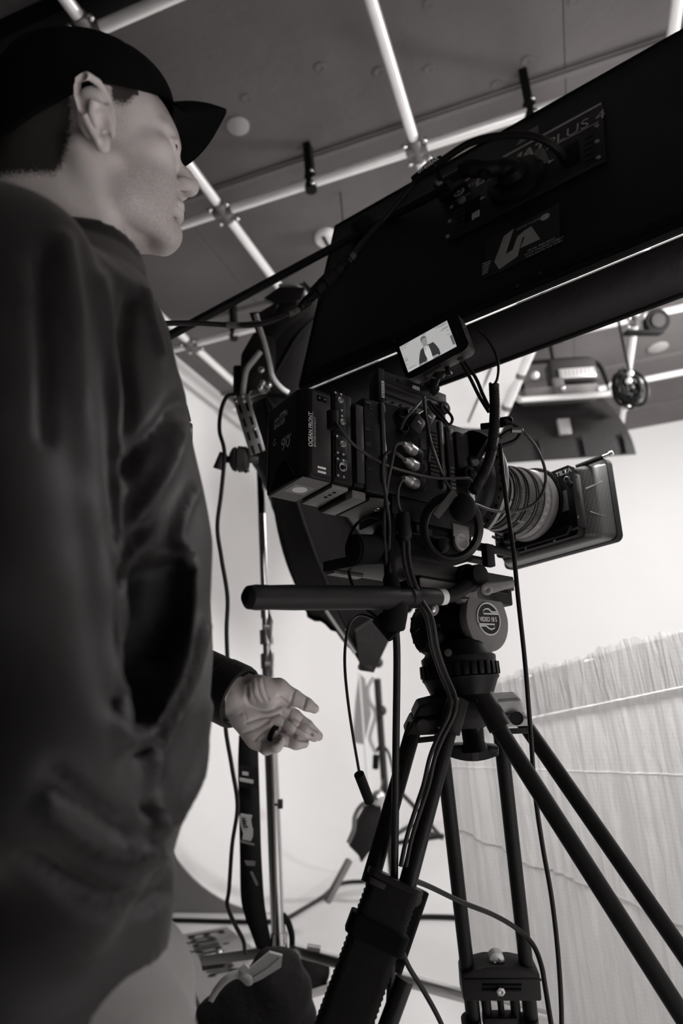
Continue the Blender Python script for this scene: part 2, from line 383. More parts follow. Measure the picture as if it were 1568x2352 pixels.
# ---- hanging softbox on the grid
def hang_box():
    d = 4.7
    c = P(1318, 985, d); az = 0
    t = empty('hanging_softbox', P(1310, 800, d), 'softbox lamp with tubular yoke hanging from the ceiling grid at right', 'studio light')
    yh = Vector((0, 0, 1)).cross(cx).normalized(); xh = yh.cross(Vector((0, 0, 1))); F = Fr3(P(1314, 1054, d), xh, yh, (0, 0, 1)); SH = .75
    X0 = F.loc(1150, 1055, 1, 0).x; X1 = F.loc(1463, 1055, 1, 0).x
    zt = F.loc(1300, 922, 1, 0).z; xa = F.loc(1195, 922, 1, 0).x; xb = F.loc(1405, 922, 1, 0).x
    D = .75
    n = 14
    bot = []; top = []
    def ring(x0, x1, y0, y1, z):
        pts = []
        for k in range(n): pts.append((x0+(x1-x0)*k/n, y0, z))
        for k in range(n): pts.append((x1, y0+(y1-y0)*k/n, z))
        for k in range(n): pts.append((x1-(x1-x0)*k/n, y1, z))
        for k in range(n): pts.append((x0, y1-(y1-y0)*k/n, z))
        return [(x, y, z+SH*y) for x, y, z in pts]
    b = MB(F); rows = []
    for i in range(9):
        s = i/8; e = 1-(1-s)**2.4
        rows.append(ring(xa+(X0-xa)*e, xb+(X1-xb)*e, .22*(1-e), .22+(D-.22)*e+.0, zt*(1-s)))
    m = 4*n
    for r in rows: b.v += [F(*p) for p in r]
    for i in range(8):
        for k in range(m): b.f.append((i*m+k, i*m+(k+1) % m, (i+1)*m+(k+1) % m, (i+1)*m+k))
    b.build('softbox_skirt', FAB, t)
    MB(F).prism([(.01, .012), (D-.01, .012+SH*(D-.02)), (D-.01, .02+SH*(D-.02)), (.01, .02)], X1-X0-.02, axis='x', at=X0+.01).build('diffuser', DIFF, t, smooth=0)
    for u in (.3, .62, .92):
        x = X0+(X1-X0)*u; b = MB(F)
        b.tube([(x, -.006, .02), (x+.01*(u-.5), -.004, .1), (x, .004, .17)], [.014, .012, .006], 6).build('skirt_seam', BLKM, t)
    MB(F).box(-.09+.03, .0+.03, -.012, .03, zt*.42, zt*.7, .01).build('label_patch', mat('pale_patch', .3, .6), t)
    # lamp body and yoke
    zb = F.loc(1300, 912, 1, 0).z; z2 = F.loc(1300, 862, 1, 0).z
    MB(F).tube(spline([(xa, 0, zb), (xb, 0, zb)], 2), .022, 12).build('speed_ring_bar', PIPE, t)
    for sx, xx in ((-1, xa), (1, xb)): MB(F).tube([(xx, 0, zb), (xx-sx*-.06, .12, zb+.13)], .022, 10).build('speed_ring_arm', PIPE, t)
    MB(F).box(xa+.05, xb-.05, .04, .3, zb+.02, zb+.12, .02).build('lamp_housing', mat('lamp_body_grey', .2, .45, metal=.3), t)
    zl0, zl1 = F.loc(1300, 862, 1, 0).z, F.loc(1300, 840, 1, 0).z; xl0, xl1 = F.loc(1288, 850, 1, 0).x, F.loc(1372, 850, 1, 0).x
    MB(F).box(xl0-.05, xl1+.03, .06, .2, zl0-.01, zl1+.09, .015).build('ballast_box', DGR, t)
    MB(F).box(xl0, xl1, .04, .06, zl0, zl1, .006).build('vent_grille', mat('bright_vent', .85, .35, metal=.6), t)
    for k in range(9):
        x = xl0+(xl1-xl0)*(k+.5)/9; MB(F).box(x-.0015, x+.0015, .036, .042, zl0+.01, zl1-.01).build('vent_slat', GRY, t, smooth=0)
    MB(F).box(-.03, .05, .02, .06, zb+.0, zl0, .008).build('tilt_lock', GRY, t)
    MB(F).ball((.02, 0, zb+.07), .022, n=12, m=8).build('lock_knob', CHR, t)
    ya = F.loc(1210, 880, 1, 0); yb_ = F.loc(1405, 880, 1, 0); yt = F.loc(1300, 812, 1, 0).z
    MB(F).tube(spline([(ya.x, .1, ya.z-.02), (ya.x, .1, yt-.08), (ya.x+.05, .1, yt-.015), (ya.x+.12, .1, yt), (yb_.x-.13, .1, yt), (yb_.x-.06, .1, yt-.02), (yb_.x-.01, .1, yt-.08), (yb_.x+.02, .1, ya.z-.03)], 5), .017, 10).build('yoke', BLKM, t)
    q = F((ya.x+yb_.x)/2-.05, .1, yt); MB().tube([q, (q.x, q.y, CZ)], .014, 10).build('drop_rod', BLKM, t)
    for px, py in ((1228, 862), (1418, 880)):
        MB(F).ball(tuple(F.loc(px, py, 1, -.02)), .03, n=12, m=8).build('side_knob', PIPE, t)
    MB(F).tube([tuple(F.loc(1420, 900, 1, -.02)), tuple(F.loc(1440, 940, 1, -.02))], .03, 10).build('tilt_handle', PIPE, t)
    return t
hang_box()
# ---- coil of cable on the grid
cc = P(1452, 888, 4.6); b = MB()
t = tag(b, None) if False else None
for k in range(15):
    rr = random.Random(k); a0 = rr.uniform(-.3, .3); rx, rz = .062+rr.uniform(-.035, .025), .105+rr.uniform(-.05, .045)
    tx = rr.uniform(-.045, .045)
    b.tube([cc+cx*(rx*math.cos(a)+tx+.25*rz*math.sin(a)*a0)+Vector((0, 0, 1))*(rz*math.sin(a))+c0*(.02*math.sin(2*a+k)+.008*k) for a in np.linspace(0, 2*math.pi, 26)[:-1]], .011, 6, closed=True)
b.tube([cc+Vector((0, 0, .12)), Vector((cc.x, cc.y, PZ-.0))], .01, 6)
coil = tag(b.build('cable_coil', RUB), 'coil of black cable hanging from the ceiling grid right of the softbox', 'cable coil')
for px, py in ((1447, 858), (1443, 875)): MB().ball(P(px, py, 4.56), .022, n=10, m=6).build('coil_tie', PIPE, coil)
# lamp clamped to the pipe at upper right
q = P(1508, 738, 4.9)
t = empty('clamped_lamp', q, 'small dark round lamp with a flat shield clamped on the ceiling grid at far right', 'lamp')
MB().lathe(q+c0*-.02, c0, [(0, .085), (.02, .09), (.1, .07), (.14, .05)], 20, local=False).build('lamp_can', BLKM, t)
MB().lathe(q-c0*.03, c0, [(0, .05), (.02, .05)], 16, local=False).build('lens_ring', DGR, t)
q2 = P(1480, 765, 4.85); MB(Fr3(q2, cx, c0, cx.cross(c0)*-1)).box(-.14, .12, -.05, .05, -.012, .012, .004).build('barn_door', BLKM, t)
# ---- cyc lamps hung on the grid, hidden behind the big panel
for k, (q, tgt, pw) in enumerate(((Vector((2.9, 5.6, 3.2)), Vector((.3, FY, 1.7)), 15), (Vector((2.4, 4.4, 3.3)), Vector((WX, 6.2, 1.2)), 150))):
    t = empty('cyc_lamp', q, 'wide black cyc lamp on the grid out to the right, '+('aimed at the far wall' if k == 0 else 'aimed at the left wall'), 'studio light', 'cyc lamps on the grid')
    dr = (tgt-q).normalized(); sx = dr.cross(Vector((0, 0, 1))).normalized()
    F = Fr3(q, sx, dr, sx.cross(dr))
    MB(F).box(-.35, .35, -.2, -.02, -.2, .2, .02).build('housing', BLKM, t)
    MB(F).box(-.33, .33, -.02, -.012, -.18, .18).build('lit_face', DIFF, t, smooth=0)
    MB().tube([q, (q.x, q.y, PZ)], .015, 8).build('drop_rod', BLKM, t)
    area_light('cyc_light', q+dr*.01, dr, .66, .36, pw)
# ---- added downward fill lamp, out of view: floor bounce brightens man and camera
q = Vector((2.3, .8, 3.55)); t = empty('fill_lamp', q, 'added unseen fill lamp, square, hung from the grid and pointing at the floor', 'studio light')
MB().box(q.x-.4, q.x+.4, q.y-.4, q.y+.4, q.z, q.z+.15, .02).build('housing', BLKM, t); MB().box(q.x-.38, q.x+.38, q.y-.38, q.y+.38, q.z-.006, q.z+.001).build('lit_face', DIFF, t, smooth=0)
MB().tube([q, (q.x, q.y, CZ)], .015, 8).build('drop_rod', BLKM, t)
gl_ = area_light('fill_light', q-Vector((0, 0, .02)), (0, 0, -1), .76, .76, 100); gl_.data.spread = math.radians(75)
# ---- overhead white muslin on a pipe frame
MUS = mat('white_muslin', .85, .8, noise=.08, nscale=5, bump=.6, bscale=9)
t = empty('overhead_muslin', P(1190, 850, 4.0), 'wrinkled white muslin on a slanted pipe frame behind the monitor', 'fabric frame')
A, B_, C_, D_ = P(1262, 705, 3.7), P(1143, 980, 4.2), P(760, 985, 4.4), P(800, 660, 3.9)
nu, nv = 40, 30; b = MB(); nn = (B_-A).cross(D_-A).normalized()
for i in range(nu+1):
    for j in range(nv+1):
        u, v = i/nu, j/nv; p = (A*(1-v)+B_*v)*(1-u)+(D_*(1-v)+C_*v)*u
        w = .018*math.sin(9*u+3*math.sin(5*v))*math.sin(7*v+2*u)+.008*math.sin(23*u+9*v)
        b.v.append(p+nn*w)
for i in range(nu):
    for j in range(nv):
        a = i*(nv+1)+j; b.f.append((a, a+1, a+nv+2, a+nv+1))
b.build('muslin', MUS, t)
MB().tube([A+(A-B_)*.1, B_+(B_-A)*.03], .028, 12).build('frame_pipe', mat('pale_pipe', .75, .4), t)
for s in (.25, .52, .8):
    q = A+(B_-A)*s; q2 = q+(B_-A).normalized()*.03; MB().tube([q, q2], .031, 12).build('pipe_joint', GRY, t)
for q in (A+(A-B_)*.08, B_, D_): MB().tube([q, (q.x, q.y, CZ)], .004, 6).build('tie_line', BLKM, t)
off = (D_-A).normalized()*.17; MB().tube([A+off+(A-B_)*.1-c0*.03, B_+off*1.1-c0*.03], .006, 8).build('tie_cord', DGR, t)
# ---- long white silk along the right
SLK = bpy.data.materials.new('white_silk'); SLK.use_nodes = True; nt = SLK.node_tree; pb = nt.nodes['Principled BSDF']
pb.inputs['Base Color'].default_value = (.62, .607, .602, 1); pb.inputs['Roughness'].default_value = .55
tr = nt.nodes.new('ShaderNodeBsdfTranslucent'); tr.inputs[0].default_value = (.62, .605, .6, 1)
mx = nt.nodes.new('ShaderNodeMixShader'); mx.inputs[0].default_value = .5
nt.links.new(pb.outputs[0], mx.inputs[1]); nt.links.new(tr.outputs[0], mx.inputs[2]); nt.links.new(mx.outputs[0], nt.nodes['Material Output'].inputs[0])
tc = nt.nodes.new('ShaderNodeTexCoord'); br = nt.nodes.new('ShaderNodeTexBrick'); br.offset = 0
br.inputs['Scale'].default_value = 1; br.inputs['Brick Width'].default_value = .011; br.inputs['Row Height'].default_value = .011; br.inputs['Mortar Size'].default_value = .0006
br.inputs['Color1'].default_value = (.62, .607, .602, 1); br.inputs['Color2'].default_value = (.62, .607, .602, 1); br.inputs['Mortar'].default_value = (.5, .487, .482, 1)
uvn = nt.nodes.new('ShaderNodeUVMap'); nt.links.new(uvn.outputs[0], br.inputs['Vector']); nt.links.new(br.outputs['Color'], pb.inputs['Base Color'])
mpz = nt.nodes.new('ShaderNodeMapping'); mpz.inputs['Scale'].default_value = (30, 3.2, 1); nt.links.new(uvn.outputs[0], mpz.inputs[0])
nzz = nt.nodes.new('ShaderNodeTexNoise'); nzz.inputs['Scale'].default_value = 1.6; nzz.inputs['Detail'].default_value = 6; nzz.inputs['Distortion'].default_value = 1.2; nt.links.new(mpz.outputs[0], nzz.inputs['Vector'])
bpz = nt.nodes.new('ShaderNodeBump'); bpz.inputs['Strength'].default_value = .8; bpz.inputs['Distance'].default_value = .02; nt.links.new(nzz.outputs['Fac'], bpz.inputs['Height']); nt.links.new(bpz.outputs[0], pb.inputs['Normal']); nt.links.new(bpz.outputs[0], tr.inputs['Normal'])
SR, SLf = P(1568, 1440, 1.75), P(1010, 1597, 2.55)          # photographed top edge, right and left
sd = Vector((SR.x-SLf.x, SR.y-SLf.y, 0)); LV0 = sd.length; sd.normalize(); sn = Vector((sd.y, -sd.x, 0))
if sn.dot(Vector((-SR.x, -SR.y, 0))) < 0: sn = -sn
S0 = Vector((SLf.x, SLf.y, 0)); LEN = LV0+1.0
def ztop(s): return SLf.z+(SR.z-SLf.z)*s/LV0
rs = random.Random(3)
fold = [(rs.uniform(.05, .4), rs.uniform(0, 6.3), rs.uniform(.3, 1)) for _ in range(10)]+[(rs.uniform(.012, .05), rs.uniform(0, 6.3), rs.uniform(.5, 1.2)) for _ in range(10)]
def silk_disp(s, z, amp=1.0):
    w = 0
    for lam, ph, a in fold:
        w += a*math.sin(2*math.pi*s/lam+ph+.9*math.sin(1.7*z+ph*3)+.6*z*math.sin(ph*5))*min(lam, .12)
    return amp*w*.026*(.35+.65*min(1, (1.25-z)/.5))
def silk_pt(s, z, off, amp): return S0+sd*s+sn*(off+silk_disp(s, z, amp))+Vector((0, 0, z))
def silk(name, z0, drop, off, amp, nz, parent, ns=900):
    b = MB(); me_uv = []
    for i in range(ns+1):
        s = LEN*i/ns; z1 = ztop(s)-drop; zb = z0 if z0 < .5 else z1-z0+.5
        for j in range(nz+1):
            z = zb+(z1-zb)*j/nz
            p = silk_pt(s, z, off, amp)
            if j == nz: p.z += .004*math.sin(60*s)+.006*math.sin(17*s)+.003*math.sin(151*s)
            b.v.append(p); me_uv.append((s, z))
    for i in range(ns):
        for j in range(nz):
            a = i*(nz+1)+j; b.f.append((a, a+1, a+nz+2, a+nz+1))
    o = b.build(name, SLK, parent, smooth=180, recalc=False)
    uv = o.data.uv_layers.new(name='UVMap')
    for lp in o.data.loops: uv.data[lp.index].uv = me_uv[lp.vertex_index]
    return o
t = empty('diffusion_silk', S0+sd*.7, 'white gathered silk curtain hung along the right, behind the tripod', 'curtain')
silk('curtain', .01, .015, 0, 1.0, 60, t)
silk('top_hem', .645, 0, .014, .7, 8, t)
HEM = mat('hem_white', .85, .5)
ss = np.linspace(0, LEN, 300)
MB().tube([silk_pt(s, ztop(s)-.145, .017, .7) for s in ss], .0022, 5).build('hem_edge', HEM, t)
MB().tube([silk_pt(s, .66-.17*s/LV0+.006*math.sin(13*s)+.004*math.sin(31*s), .003, 1) for s in ss], .0035, 5).build('shadow_seam', mat('shadow_line_grey', .42, .7), t)  # grey line stands for the cove shadow showing through the silk
MB().tube([silk_pt(s, .87, .002, 1) for s in ss], .0014, 5).build('crease', HEM, t)
MB().tube([S0+Vector((0, 0, ztop(0)-.02)), S0+sd*LEN+Vector((0, 0, ztop(LEN)-.02))], .012, 10).build('top_rail', mat('pale_pipe', .75, .4), t)
for s in (0.02, LEN-.02): MB().tube([S0+sd*s-sn*.05, S0+sd*s-sn*.05+Vector((0, 0, ztop(s)-.02))], .014, 10).build('rail_post', mat('pale_pipe', .75, .4), t)
# ================================================================== BIG LED PANEL (back towards us)
SC = 1.27          # panel about 1.3 m wide once scaled about the camera, behind the monitor
TL = P(770, 520, 1.5*SC); az = math.radians(107); LU = Vector((math.sin(az), math.cos(az), 0))
rB = ray(690, 885); BL = EYE+rB*((TL-EYE).dot(LU)/rB.dot(LU)); LV = (TL-BL); PH = LV.length; LV.normalize(); LN = LV.cross(LU)
L = Fr3(BL, LU, LN, LV); L.k = SC; PH /= SC; PW = 1.03
def PD(px, py, d): return P(px, py, d*SC)  # arm and cable depths pushed along the line of sight by the panel factor
lm = empty('led_panel_light', BL, 'large flat black LED panel light seen from behind, filling the upper right', 'studio light')
COR = mat('ribbed_black_panel', .008, .45, spec=.2)
nt = COR.node_tree; pb = nt.nodes['Principled BSDF']; tc = nt.nodes.new('ShaderNodeUVMap')
wv = nt.nodes.new('ShaderNodeTexWave'); wv.bands_direction = 'Y'; wv.inputs['Scale'].default_value = 95; wv.inputs['Distortion'].default_value = .3
nt.links.new(tc.outputs[0], wv.inputs['Vector']); bp = nt.nodes.new('ShaderNodeBump'); bp.inputs['Strength'].default_value = .5; bp.inputs['Distance'].default_value = .0015
nt.links.new(wv.outputs['Fac'], bp.inputs['Height']); nt.links.new(bp.outputs[0], pb.inputs['Normal'])
nz = nt.nodes.new('ShaderNodeTexNoise'); nz.inputs['Scale'].default_value = 3; nt.links.new(tc.outputs[0], nz.inputs['Vector'])
rp = nt.nodes.new('ShaderNodeMapRange'); rp.inputs['To Min'].default_value = .38; rp.inputs['To Max'].default_value = .6; nt.links.new(nz.outputs['Fac'], rp.inputs['Value']); nt.links.new(rp.outputs[0], pb.inputs['Roughness'])
o = MB(L).box(0, PW, 0, .01, 0, PH, .003).build('back_panel', COR, lm, smooth=30)
uv = o.data.uv_layers.new(name='UVMap')
for lp in o.data.loops:
    q = L.inv(o.data.vertices[lp.vertex_index].co); uv.data[lp.index].uv = (q.x, q.z)
MB(L).tube([(0, .005, 0), (0, .005, PH), (PW, .005, PH), (PW, .005, 0), (0, .005, 0)], .0075, 8).build('edge_binding', BLKM, lm)
MB(L).box(.004, PW-.004, -.001, .0, .012, .03).build('velcro_strip', BLKM, lm, smooth=0)
MB(L).box(.004, PW-.004, .0105, .013, -.0018, PH-.004).build('led_slab', LED, lm, smooth=0)
# skirt: four flared fabric walls in front of the panel
b = MB(L); g = .013; dp = .098; fl = .03
loop0 = [(0, g, -.006), (PW, g, -.006), (PW, g, PH+.006), (0, g, PH+.006)]; loop1 = [(-fl, dp, -fl*.6), (PW+fl, dp, -fl*.6), (PW+fl, dp, PH+fl), (-fl, dp, PH+fl)]
for i in range(4):
    j = (i+1) % 4; m2 = 24
    a_ = [Vector(loop0[i]).lerp(Vector(loop0[j]), k/m2) for k in range(m2+1)]; c_ = [Vector(loop1[i]).lerp(Vector(loop1[j]), k/m2) for k in range(m2+1)]
    b.strip([L(*q) for q in a_], [L(*q) for q in c_])
sk = b.build('skirt', FAB, lm, recalc=False); md = sk.modifiers.new('solid', 'SOLIDIFY'); md.thickness = .004; md.offset = 0
MB(L).tube([loop1[0], loop1[1], loop1[2], loop1[3], loop1[0]], .005, 8).build('skirt_binding', BLKM, lm)
for px, py in ((1188, 657), (1240, 628), (905, 785)): MB(L).ball(tuple(L.loc(px, py, 1, -.001)), .003, n=10, m=6).build('rivet', DGR, lm)
area_light('panel_light', L(PW/2, .03, PH/2), LN, PW*.96*SC, PH*.95*SC, 45)
# control plate
def lp_(px, py): v = L.loc(px, py, 1, 0); return (v.x, v.z)
p_tl, p_bl, p_br, p_tr = lp_(1072, 418), lp_(1027, 560), lp_(1392, 372), lp_(1384, 240)
PLT = mat('control_plate_black', .014, .45, noise=.2, nscale=80, spec=.25)
pl = MB(L).prism([p_bl, p_br, p_tr, lp_(1060, 425)], -.006, .0015, axis='y', at=0).build('control_plate', PLT, lm)
bx_ = (Vector((*p_br, 0))-Vector((*p_bl, 0))).normalized(); tx = (bx_.x, 0, bx_.y); ty = (-bx_.y, 0, bx_.x); TY = -.0075
def ltext(s, px, py, size, m, **k): v = lp_(px, py); return text(s, 'lettering', L, (v[0], TY, v[1]), tx, ty, size, m, lm, **k)
def lbar(a, b_, h, m, name='printed_rule'):
    a, b_ = lp_(*a), lp_(*b_); d = (Vector(b_)-Vector(a)).normalized(); nn_ = Vector((-d.y, d.x))*h
    return MB(L).prism([a, b_, tuple(Vector(b_)+nn_), tuple(Vector(a)+nn_)], -.0004, axis='y', at=TY).build(name, m, lm, smooth=0)
lbar((1158, 372), (1384, 249), .006, GPR); lbar((1059, 432), (1130, 393), .006, GPR)
ltext('MAT', 1166, 396, .036, GPR, shear=.25, squeeze=.95, bold=.0012)
ltext('PLUS 4', 1256, 352, .036, GPR, squeeze=.95, shear=.12)
ltext('LITE', 1095, 437, .036, GPR, shear=.25, squeeze=.7, bold=.0012)
ltext('THE', 1078, 441, .014, GPR); ltext('LITEGEAR', 1042, 476, .0085, GPR)
lbar((1180, 395), (1378, 289), .0012, GPR); lbar((1300, 330), (1375, 290), .0008, GPR)
for k in range(5): lbar((1190+k*4, 341-k*6), (1240, 314-k*4), .0012, GPR)
v = lp_(1057, 448); MB(L).lathe((v[0], -.006, v[1]), (0, -1, 0), [(0, .011), (.0008, .011)], 24).build('round_logo', GPR, lm); MB(L).lathe((v[0], -.0069, v[1]), (0, -1, 0), [(0, .007), (.0006, .007)], 24).build('round_logo_core', PLT, lm)
v = lp_(1057, 448); MB(L).lathe((v[0], -.0076, v[1]), (0, -1, 0), [(0, .004), (.0006, .004)], 24).build('round_logo_dot', GPR, lm)
for px, py in ((1041, 482), (1037, 515), (1032, 550), (1373, 298), (1374, 333), (1377, 370), (1147, 433), (1145, 462), (1235, 414), (1236, 384)):
    v = lp_(px, py); MB(L).lathe((v[0], -.006, v[1]), (0, -1, 0), [(0, .0038), (.002, .0038), (.0028, .003), (.0015, .0016), (.0015, 0)], 14).build('screw', SIL, lm)
v = lp_(1065, 468); MB(L).lathe((v[0], -.006, v[1]), (0, -1, 0), [(0, .0075), (.004, .0075), (.004, .005), (.001, .005), (.001, 0)], 18).build('socket', SIL, lm)
for (x0_, y0_), (x1_, y1_) in (((1069, 520), (1106, 455)), ((1305, 395), (1332, 330))):
    a = lp_(x0_, y0_); c_ = lp_(x1_, y1_); MB(L).box(min(a[0], c_[0]), max(a[0], c_[0]), -.0075, -.005, min(a[1], c_[1]), max(a[1], c_[1]), .001).build('plate_window', HOLE, lm)
for i, (px, py) in enumerate(((1090, 512), (1093, 510), (1097, 507), (1101, 505), (1104, 504))):
    v = lp_(px, py); MB(L).box(v[0]-.0016, v[0]+.0012, -.0082, -.0075, v[1]-.001, v[1]+.017).build('barcode_bar', LPR if i % 2 == 0 else GPR, lm, smooth=0)
for py in range(5):
    a = lp_(1052, 487+py*12); MB(L).box(a[0], a[0]+.012, -.0065, -.0055, a[1], a[1]+.003).build('slot', HOLE, lm, smooth=0)
    a = lp_(1345, 330+py*13); MB(L).box(a[0], a[0]+.014, -.0065, -.0055, a[1], a[1]+.003).build('slot', HOLE, lm, smooth=0)
# mounting ring with knob, in the middle of the plate
v0 = lp_(1190, 425)
mk = MB(L).lathe((v0[0], -.006, v0[1]), (0, -1, 0), [(0, .05), (.01, .05), (.014, .046), (.016, .026), (.03, .024), (.032, 0)], 40).build('mount_ring', BLK, lm)
v = lp_(1252, 378); MB(L).lathe((v[0], -.006, v[1]), (0, -1, -.2), [(0, .0085), (.02, .0085), (.023, .008), (.024, 0)], 20).build('release_pin', GRY, lm)
for px, py in ((1268, 379), (1112, 463)): 
    v = lp_(px, py); MB(L).prism([(v[0]-.004, v[1]-.004), (v[0]+.006, v[1]), (v[0]-.004, v[1]+.004)], -.0006, axis='y', at=-.0075).build('arrow_mark', GPR, lm, smooth=0)
# ball-head lever handle and arm socket
MB().tube(spline([P(1064, 402, 1.47), P(1074, 388, 1.47), P(1110, 388, 1.46), P(1145, 386, 1.46), P(1175, 388, 1.46), P(1190, 402, 1.46)], 5), [.012]*3+[.02]*6+[.018]*7+[.021]*7+[.013]*3, 16, local=False).build('lever_handle', RUB, lm)
MB().lathe(P(1115, 402, 1.44), -c0, [(0, .011), (.004, .011), (.004, .008), (.001, .007), (.001, 0)], 20, local=False).build('lever_pivot', BLKM, lm)
MB().tube([L(v0[0]-.02, -.02, v0[1]), P(1150, 408, 1.5)], .022, 14, local=False).build('ball_stem', BLK, lm)
# decal with the crossed letters
DEC = mat('decal_black', .012, .35); HAL = mat('decal_halftone', .5, .6, noise=.5, nscale=420)
d0 = [lp_(*q) for q in ((1110, 645), (1286, 560), (1285, 467), (1116, 555))]
MB(L).prism(d0, -.0005, axis='y', at=-.001).build('decal', DEC, lm, smooth=0)
def dec(pts, m=HAL): return MB(L).prism([lp_(*q) for q in pts], -.0006, axis='y', at=-.0016).build('decal_letter', m, lm, smooth=0)
dec([(1136, 604), (1158, 545), (1180, 528), (1161, 587), (1178, 576), (1189, 546), (1205, 532), (1221, 522), (1241, 551), (1196, 571), (1207, 545), (1200, 548), (1189, 590), (1147, 620)])
TYd = -.0018
def dtext(s, px, py, size, m, k=1.0): v = lp_(px, py); return text(s, 'decal_lettering', L, (v[0], TYd, v[1]), tx, ty, size, m, lm, squeeze=k, shear=.2)
dtext('(818) 980-8034', 1212, 581, .0058, LPR, 1.2); dtext('16115 VALERIO STREET', 1204, 591, .0058, LPR, 1.05); dtext('VAN NUYS, CA 91406', 1208, 595.5, .0058, LPR, 1.05)
dtext('ENTERTAINMENT', 1187, 532, .006, GPR)
v = lp_(1252, 500); MB(L).lathe((v[0], -.0012, v[1]), (0, -1, 0), [(0, .0075), (.0006, .0075)], 20).build('decal_badge', GPR, lm)
for k in range(6): lbar((1112, 640-k*5), (1124+k*1.5, 633-k*5), .0012, GPR, 'decal_stripe')
# ---- arm that carries the panel
AR = [PD(330, 803, 1.28), PD(840, 528, 1.42), P(1035, 425, 1.56)]
ar = empty('support_arm', AR[0], 'thin black tube arm reaching from the man to the big panel', 'support arm')
MB().tube([PD(260, 840, 1.26), AR[0], AR[1], AR[2]], .0108, 14, local=False).build('arm_tube', BLK, ar)
F_ = Fr3(AR[1], (AR[1]-AR[0]).normalized(), cx.cross((AR[1]-AR[0]).normalized()), (0, 0, 1)); F_.y = F_.x.cross(Vector((0, 0, 1))).normalized(); F_.z = F_.x.cross(F_.y)*-1
F_.k = SC
MB(F_).box(-.022, .022, -.022, .016, -.02, .024, .006).build('clamp_block', RUB, ar)
kq = L.inv(PD(1032, 425, 1.28)); MB().tube([PD(1003, 442, 1.27), PD(1062, 410, 1.26)], .025, 12, local=False).build('joint_block', BLK, ar)
MB().tube([PD(1012, 418, 1.25), PD(1004, 428, 1.25)], .0076, 10, local=False).build('joint_screw', SIL, ar)
# ---- head cable of the panel: long cable, connector, sleeve and loop
def cable(name, pts, r, m, label, cat='cable', group=None, n=8, parent=None, ks=1.0):
    o = MB().tube(spline(pts, 10), [q*ks for q in r] if isinstance(r, list) else r*ks, n, local=False).build(name, m, parent, smooth=60)
    if label: tag(o, label, cat, group)
    return o
RUBC = mat('black_cable_rubber', .018, .38)
hc = empty('panel_cable', PD(345, 745, 1.15), 'thick black head cable with connector looping up to the big panel', 'cable')
cpts = [PD(300, 752, 1.1), PD(345, 745, 1.12), PD(440, 742, 1.15), PD(540, 747, 1.17), PD(610, 742, 1.18), PD(680, 714, 1.2), PD(712, 695, 1.2)]
cable('cable_run', cpts, .0047, RUBC, None, parent=hc, ks=SC)
cable('tape_sleeve', [PD(518, 746, 1.165), PD(560, 747, 1.175), PD(596, 743, 1.18)], .0056, mat('grey_tape', .14, .6), None, parent=hc, ks=SC)
cable('tape_sleeve', [PD(662, 722, 1.195), PD(676, 716, 1.2), PD(687, 710, 1.2)], .0056, mat('grey_tape', .14, .6), None, parent=hc, ks=SC)
a_, b2 = PD(688, 708, 1.2), PD(806, 592, 1.25)
prof = []
for h, r in ((0, .006), (.01, .0075)): prof.append((h, r))
for k in range(5): prof += [(.012+k*.006, .0085), (.015+k*.006, .0085), (.0152+k*.006, .007), (.018+k*.006, .007)]
prof += [(.043, .0125), (.06, .013), (.061, .0105), (.064, .0105), (.065, .0135), (.092, .0135), (.093, .011), (.096, .011), (.097, .0125), (.112, .012)]
for k in range(5): prof += [(.113+k*.006, .009), (.116+k*.006, .009), (.1162+k*.006, .0072), (.119+k*.006, .0072)]
prof += [(.145, .006)]
MB().lathe(a_, (b2-a_), [(h*(b2-a_).length/.145, r*SC) for h, r in prof], 20, local=False).build('connector', mat('connector_black', .012, .45), hc)
cable('tape_sleeve', [PD(800, 600, 1.245), PD(812, 585, 1.25)], .0062, mat('grey_tape', .14, .6), None, parent=hc, ks=SC)
cable('cable_run', [PD(806, 592, 1.25), PD(840, 550, 1.27), PD(880, 505, 1.28), PD(930, 445, 1.26), PD(962, 408, 1.24), PD(1010, 372, 1.2)], .005, RUBC, None, parent=hc, ks=SC)
cable('y_split_sleeve', [PD(950, 415, 1.235), PD(975, 395, 1.22), PD(1000, 376, 1.205), PD(1016, 368, 1.2)], [.0085]*11+[.0105]*10+[.009]*10, RUB, None, parent=hc, ks=SC)
cable('cable_run', [PD(1010, 372, 1.2), PD(1080, 328, 1.16), PD(1150, 312, 1.12), PD(1220, 312, 1.1), PD(1270, 336, 1.1), PD(1298, 370, 1.12), PD(1303, 400, 1.16), PD(1290, 412, 1.2)], .0062, RUBC, None, parent=hc, ks=SC)
cable('cable_run', [PD(1010, 372, 1.2), PD(1004, 392, 1.22), PD(1012, 415, 1.25)], .005, RUBC, None, parent=hc, ks=SC)
fs = Fr3(PD(960, 398, 1.19), (PD(1010, 365, 1.18)-PD(958, 400, 1.19)), c0, (0, 0, 1)); fs.z = (cy-fs.x*cy.dot(fs.x)).normalized()
text('LITEGEAR', 'lettering', fs, (0, 0, 0), (1, 0, 0), (0, 0, 1), .0114, LPR, hc, squeeze=1.05, bold=.0003)
